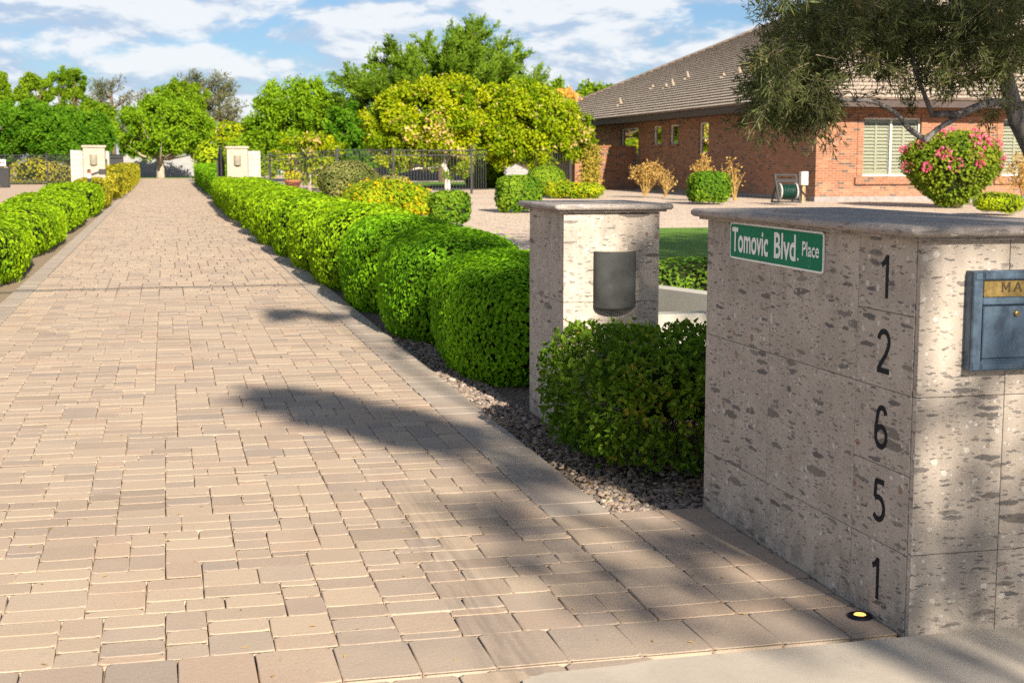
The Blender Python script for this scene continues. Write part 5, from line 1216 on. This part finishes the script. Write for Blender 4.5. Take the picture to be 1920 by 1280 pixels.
def sprays(px0, px1, py0, py1, n, dens, dy=(-1.2, 1.2), L=.085, hang=.25):
    for _ in range(n):
        c = at(RNG.uniform(px0, px1), RNG.uniform(py0, py1), OY+RNG.uniform(*dy)); d = unit(np.array((RNG.normal(0, 1), RNG.normal(0, 1), RNG.normal(-.1, .6))))
        ln = RNG.uniform(.16, .36); q2 = c+d*ln+np.array((0, 0, -hang*ln)); mid = (c+q2)/2+RNG.normal(0, .03, 3)
        tb.tube([c, mid, q2], [.0045, .0035, .002], 4, 1)
        m_ = int(dens*RNG.uniform(.6, 1.4)); u = RNG.random(m_)[:, None]; Q = c*(1-u)**2+2*mid*u*(1-u)+q2*u*u+RNG.normal(0, .030, (m_, 3))
        leaves(cm, Q, unit(d*.7+rdir(m_)*.8+np.array((0, 0, -.25))), rdir(m_), L*RNG.uniform(.6, 1.35, m_), .0125*RNG.uniform(.7, 1.3, m_), .38+RNG.normal(0, .15)+RNG.normal(0, .2, m_))
sprays(1436, 1555, 70, 198, 115, 60); sprays(1420, 1525, 150, 215, 55, 60, (-.6, .6)); sprays(1420, 1460, 165, 195, 12, 50, (-.3, .3)); sprays(1450, 1480, 205, 228, 8, 45, (-.3, .3)); sprays(1525, 1550, 200, 228, 10, 45, (-.3, .3))
sprays(1430, 1560, -15, 50, 34, 50); sprays(1490, 1700, -5, 95, 120, 60); sprays(1560, 1680, 90, 135, 22, 50); sprays(1650, 1870, -15, 95, 150, 60); sprays(1700, 1860, 90, 150, 36, 50); sprays(1740, 1860, 140, 175, 10, 40); sprays(1880, 1990, -20, 160, 60, 55); sprays(1840, 1870, 200, 215, 5, 30); sprays(1570, 1610, 175, 200, 5, 30, (-.4, .2))
sprays(1440, 1550, 90, 195, 45, 60); sprays(1500, 1880, -10, 80, 90, 60); sprays(1830, 1925, -10, 130, 60, 60, (-1.6, -.4)); sprays(1690, 1790, 90, 140, 20, 50)
sprays(1350, 2100, -330, -20, 230, 60, (-3, 3), .1); sprays(1480, 2250, -700, -330, 150, 60, (-3, 4), .12)
tb.build('trunk', [M['bark'], M['twig']], ol); cm.build('crown', M['olive'], ol)

# ------------------------------------------------------------------ big trees across the street that throw the dappled shade
def shade_tree_behind(label, base, spots, tmin, tmax, nl=170):
    th = thing('street_tree', label, 'tree', base, 'street trees behind the viewpoint'); tb = MB(); cm = MB(); base = np.array(base, float); cs = []
    for (x, y, r_, dn) in spots:
        t = RNG.uniform(tmin, tmax); c = np.array((x, y, 0))+t*np.array((.21, -2.0, 1.0)); cs.append(c); n = int(nl*dn*max(.35, (r_/.4)**2)); e = rdir(n)
        leaves(cm, c+e*r_*RNG.random((n, 1))**.45, rdir(n), rdir(n), .20*RNG.uniform(.6, 1.3, n), .10*RNG.uniform(.6, 1.3, n), RNG.random(n))
    cs = np.array(cs); fork = np.array((cs[:, 0].mean(), cs[:, 1].mean(), cs[:, 2].min()*.55)); branch(tb, base, fork, .32, .24, 8, .03, 10)
    for c in cs[RNG.choice(len(cs), min(9, len(cs)), replace=False)]: branch(tb, fork, c, .05, .015, 7, .04, 6)
    tb.build('trunk', M['brownbark'], th); cm.build('crown', M['dktree'], th)
spots = [(2.30, 4.45, .26, .3), (1.75, 4.85, .30, .3), (1.45, 5.3, .24, .35), (2.05, 5.5, .20, .35), (1.40, 6.2, .24, .6), (2.5, 5.8, .34, .22), (2.8, 6.5, .30, .28), (2.55, 4.95, .24, .6), (2.2, 7.45, .26, .9), (1.98, 7.9, .18, .7), (1.75, 6.9, .28, .6), (2.30, 7.6, .26, .9), (2.75, 8.0, .34, 1), (2.35, 8.4, .30, 1), (1.62, 7.9, .22, .6), (1.30, 8.35, .30, 2.6), (1.45, 8.2, .26, 2.6), (1.1, 8.8, .30, 2.6), (.86, 9.3, .30, 2.6), (.66, 9.55, .20, 2.6), (1.0, 9.0, .28, 2.6), (2.75, 9.0, .40, 1), (2.72, 10.0, .34, 1), (2.5, 11.4, .42, .4), (2.0, 11.7, .26, .4), (2.9, 12.0, .42, .4), (2.2, 12.9, .36, .4), (2.5, 14.0, .45, .4), (2.05, 14.9, .32, .4), (1.25, 15.0, .20, .8), (1.05, 14.6, .13, .7), (2.2, 16.0, .36, .4), (2.6, 17.0, .4, .4), (1.55, 14.4, .20, .8), (3.7, 6.8, .3, 1), (2.9, 4.15, .26, .5), (3.4, 10.8, .4, .4), (3.3, 13, .45, .4)]
shade_tree_behind('tall spreading street tree behind the viewpoint, nearer the drive', (3.6, -17.5, -.03), spots, 8.5, 10.5, 260)
spots = [(RNG.uniform(4.6, 13.5), RNG.uniform(10.5, 26.4), RNG.uniform(.6, 1.0), .28) for _ in range(110)]
shade_tree_behind('tall spreading street tree behind the viewpoint, further right', (9.5, -15, -.03), spots, 9, 12, 260)
mb = MB(); mb.tube([(x_, 18.2-2*7.2+.03*x_, 7.2+.0009*(x_)**2) for x_ in np.linspace(-40, 40, 21)], .032, 6); mb.build('overhead_cable', M['greyplastic'], label='overhead cable crossing the drive above the view', category='cable')

# ------------------------------------------------------------------ sky, sun, camera
w = bpy.data.worlds.new('World'); SC.world = w; w.use_nodes = True; t = NT(w)
elev = math.asin(SUN[2]); 
sky = t.new('ShaderNodeTexSky', sky_type='NISHITA'); sky.sun_disc = False; sky.sun_elevation = elev; sky.sun_rotation = math.atan2(SUN[0], SUN[1]); sky.altitude = 350; sky.air_density = 1.0; sky.dust_density = .6; sky.ozone_density = 1.6
D = t.new('ShaderNodeTexCoord').outputs['Generated']; sx = t.new('ShaderNodeSeparateXYZ'); t.l.new(D, sx.inputs[0])
az = t.math('ARCTAN2', sx.outputs[0], sx.outputs[1]); el = t.math('ARCSINE', sx.outputs[2])
def cvec(ka, ke, off):
    c = t.new('ShaderNodeCombineXYZ'); t.l.new(t.math('MULTIPLY', az, ka), c.inputs[0]); t.l.new(t.math('ADD', t.math('MULTIPLY', el, ke), off), c.inputs[1]); c.inputs[2].default_value = 1.7+off; return c.outputs[0]
n1 = t.noise(cvec(13, 33, 0), 1, 10, .58, .2); n2 = t.noise(cvec(13, 33, .22), 1, 10, .58, .2); n3 = t.noise(cvec(3.2, 15, 4.0), 1, 4, .5)
cov = t.step(t.math('ADD', t.math('MULTIPLY', n1, .62), t.math('MULTIPLY', n3, .38)), .40, .49)
cov = t.math('MULTIPLY', cov, t.step(el, 1.05, .40))
lit = t.step(t.math('ADD', t.math('SUBTRACT', n1, n2), t.math('MULTIPLY', t.math('SUBTRACT', n1, .5), .55)), -.11, .11)
cloud = t.mix(lit, (2.75, 3.4, 4.4), (5.1, 5.25, 5.4))
base = t.mix(1.0, sky.outputs[0], (.36, .45, .58), 'MULTIPLY')
col = t.mix(t.math('MULTIPLY', cov, .92), base, cloud)
bgn = t.n['Background']; t.set(bgn.inputs[0], col); bgn.inputs[1].default_value = .078
sd = bpy.data.lights.new('sun', 'SUN'); sd.energy = 5.0; sd.angle = R(.53); sd.color = (1.0, .90, .75); so = bpy.data.objects.new('sun', sd); COL.objects.link(so)
so.rotation_euler = Vector(SUN).to_track_quat('Z', 'Y').to_euler(); so.location = (0, -30, 30)
cd = bpy.data.cameras.new('camera'); co = bpy.data.objects.new('camera', cd); COL.objects.link(co); SC.camera = co
cd.sensor_width = 36; cd.lens = 36*F/1920; cd.clip_end = 4000; cd.clip_start = .05
co.location = (0, 0, H); co.rotation_euler = (math.pi/2-PIT, 0, -YAW)
cd.dof.use_dof = True; cd.dof.focus_distance = 6.2; cd.dof.aperture_fstop = 7.1
vs = SC.view_settings; vs.view_transform = 'Standard'; vs.look = 'None'; vs.exposure = 1.22; vs.gamma = 1
SC.cycles.max_bounces = 8; SC.cycles.diffuse_bounces = 3; SC.cycles.glossy_bounces = 3; SC.cycles.transparent_max_bounces = 8; SC.cycles.use_denoising = False
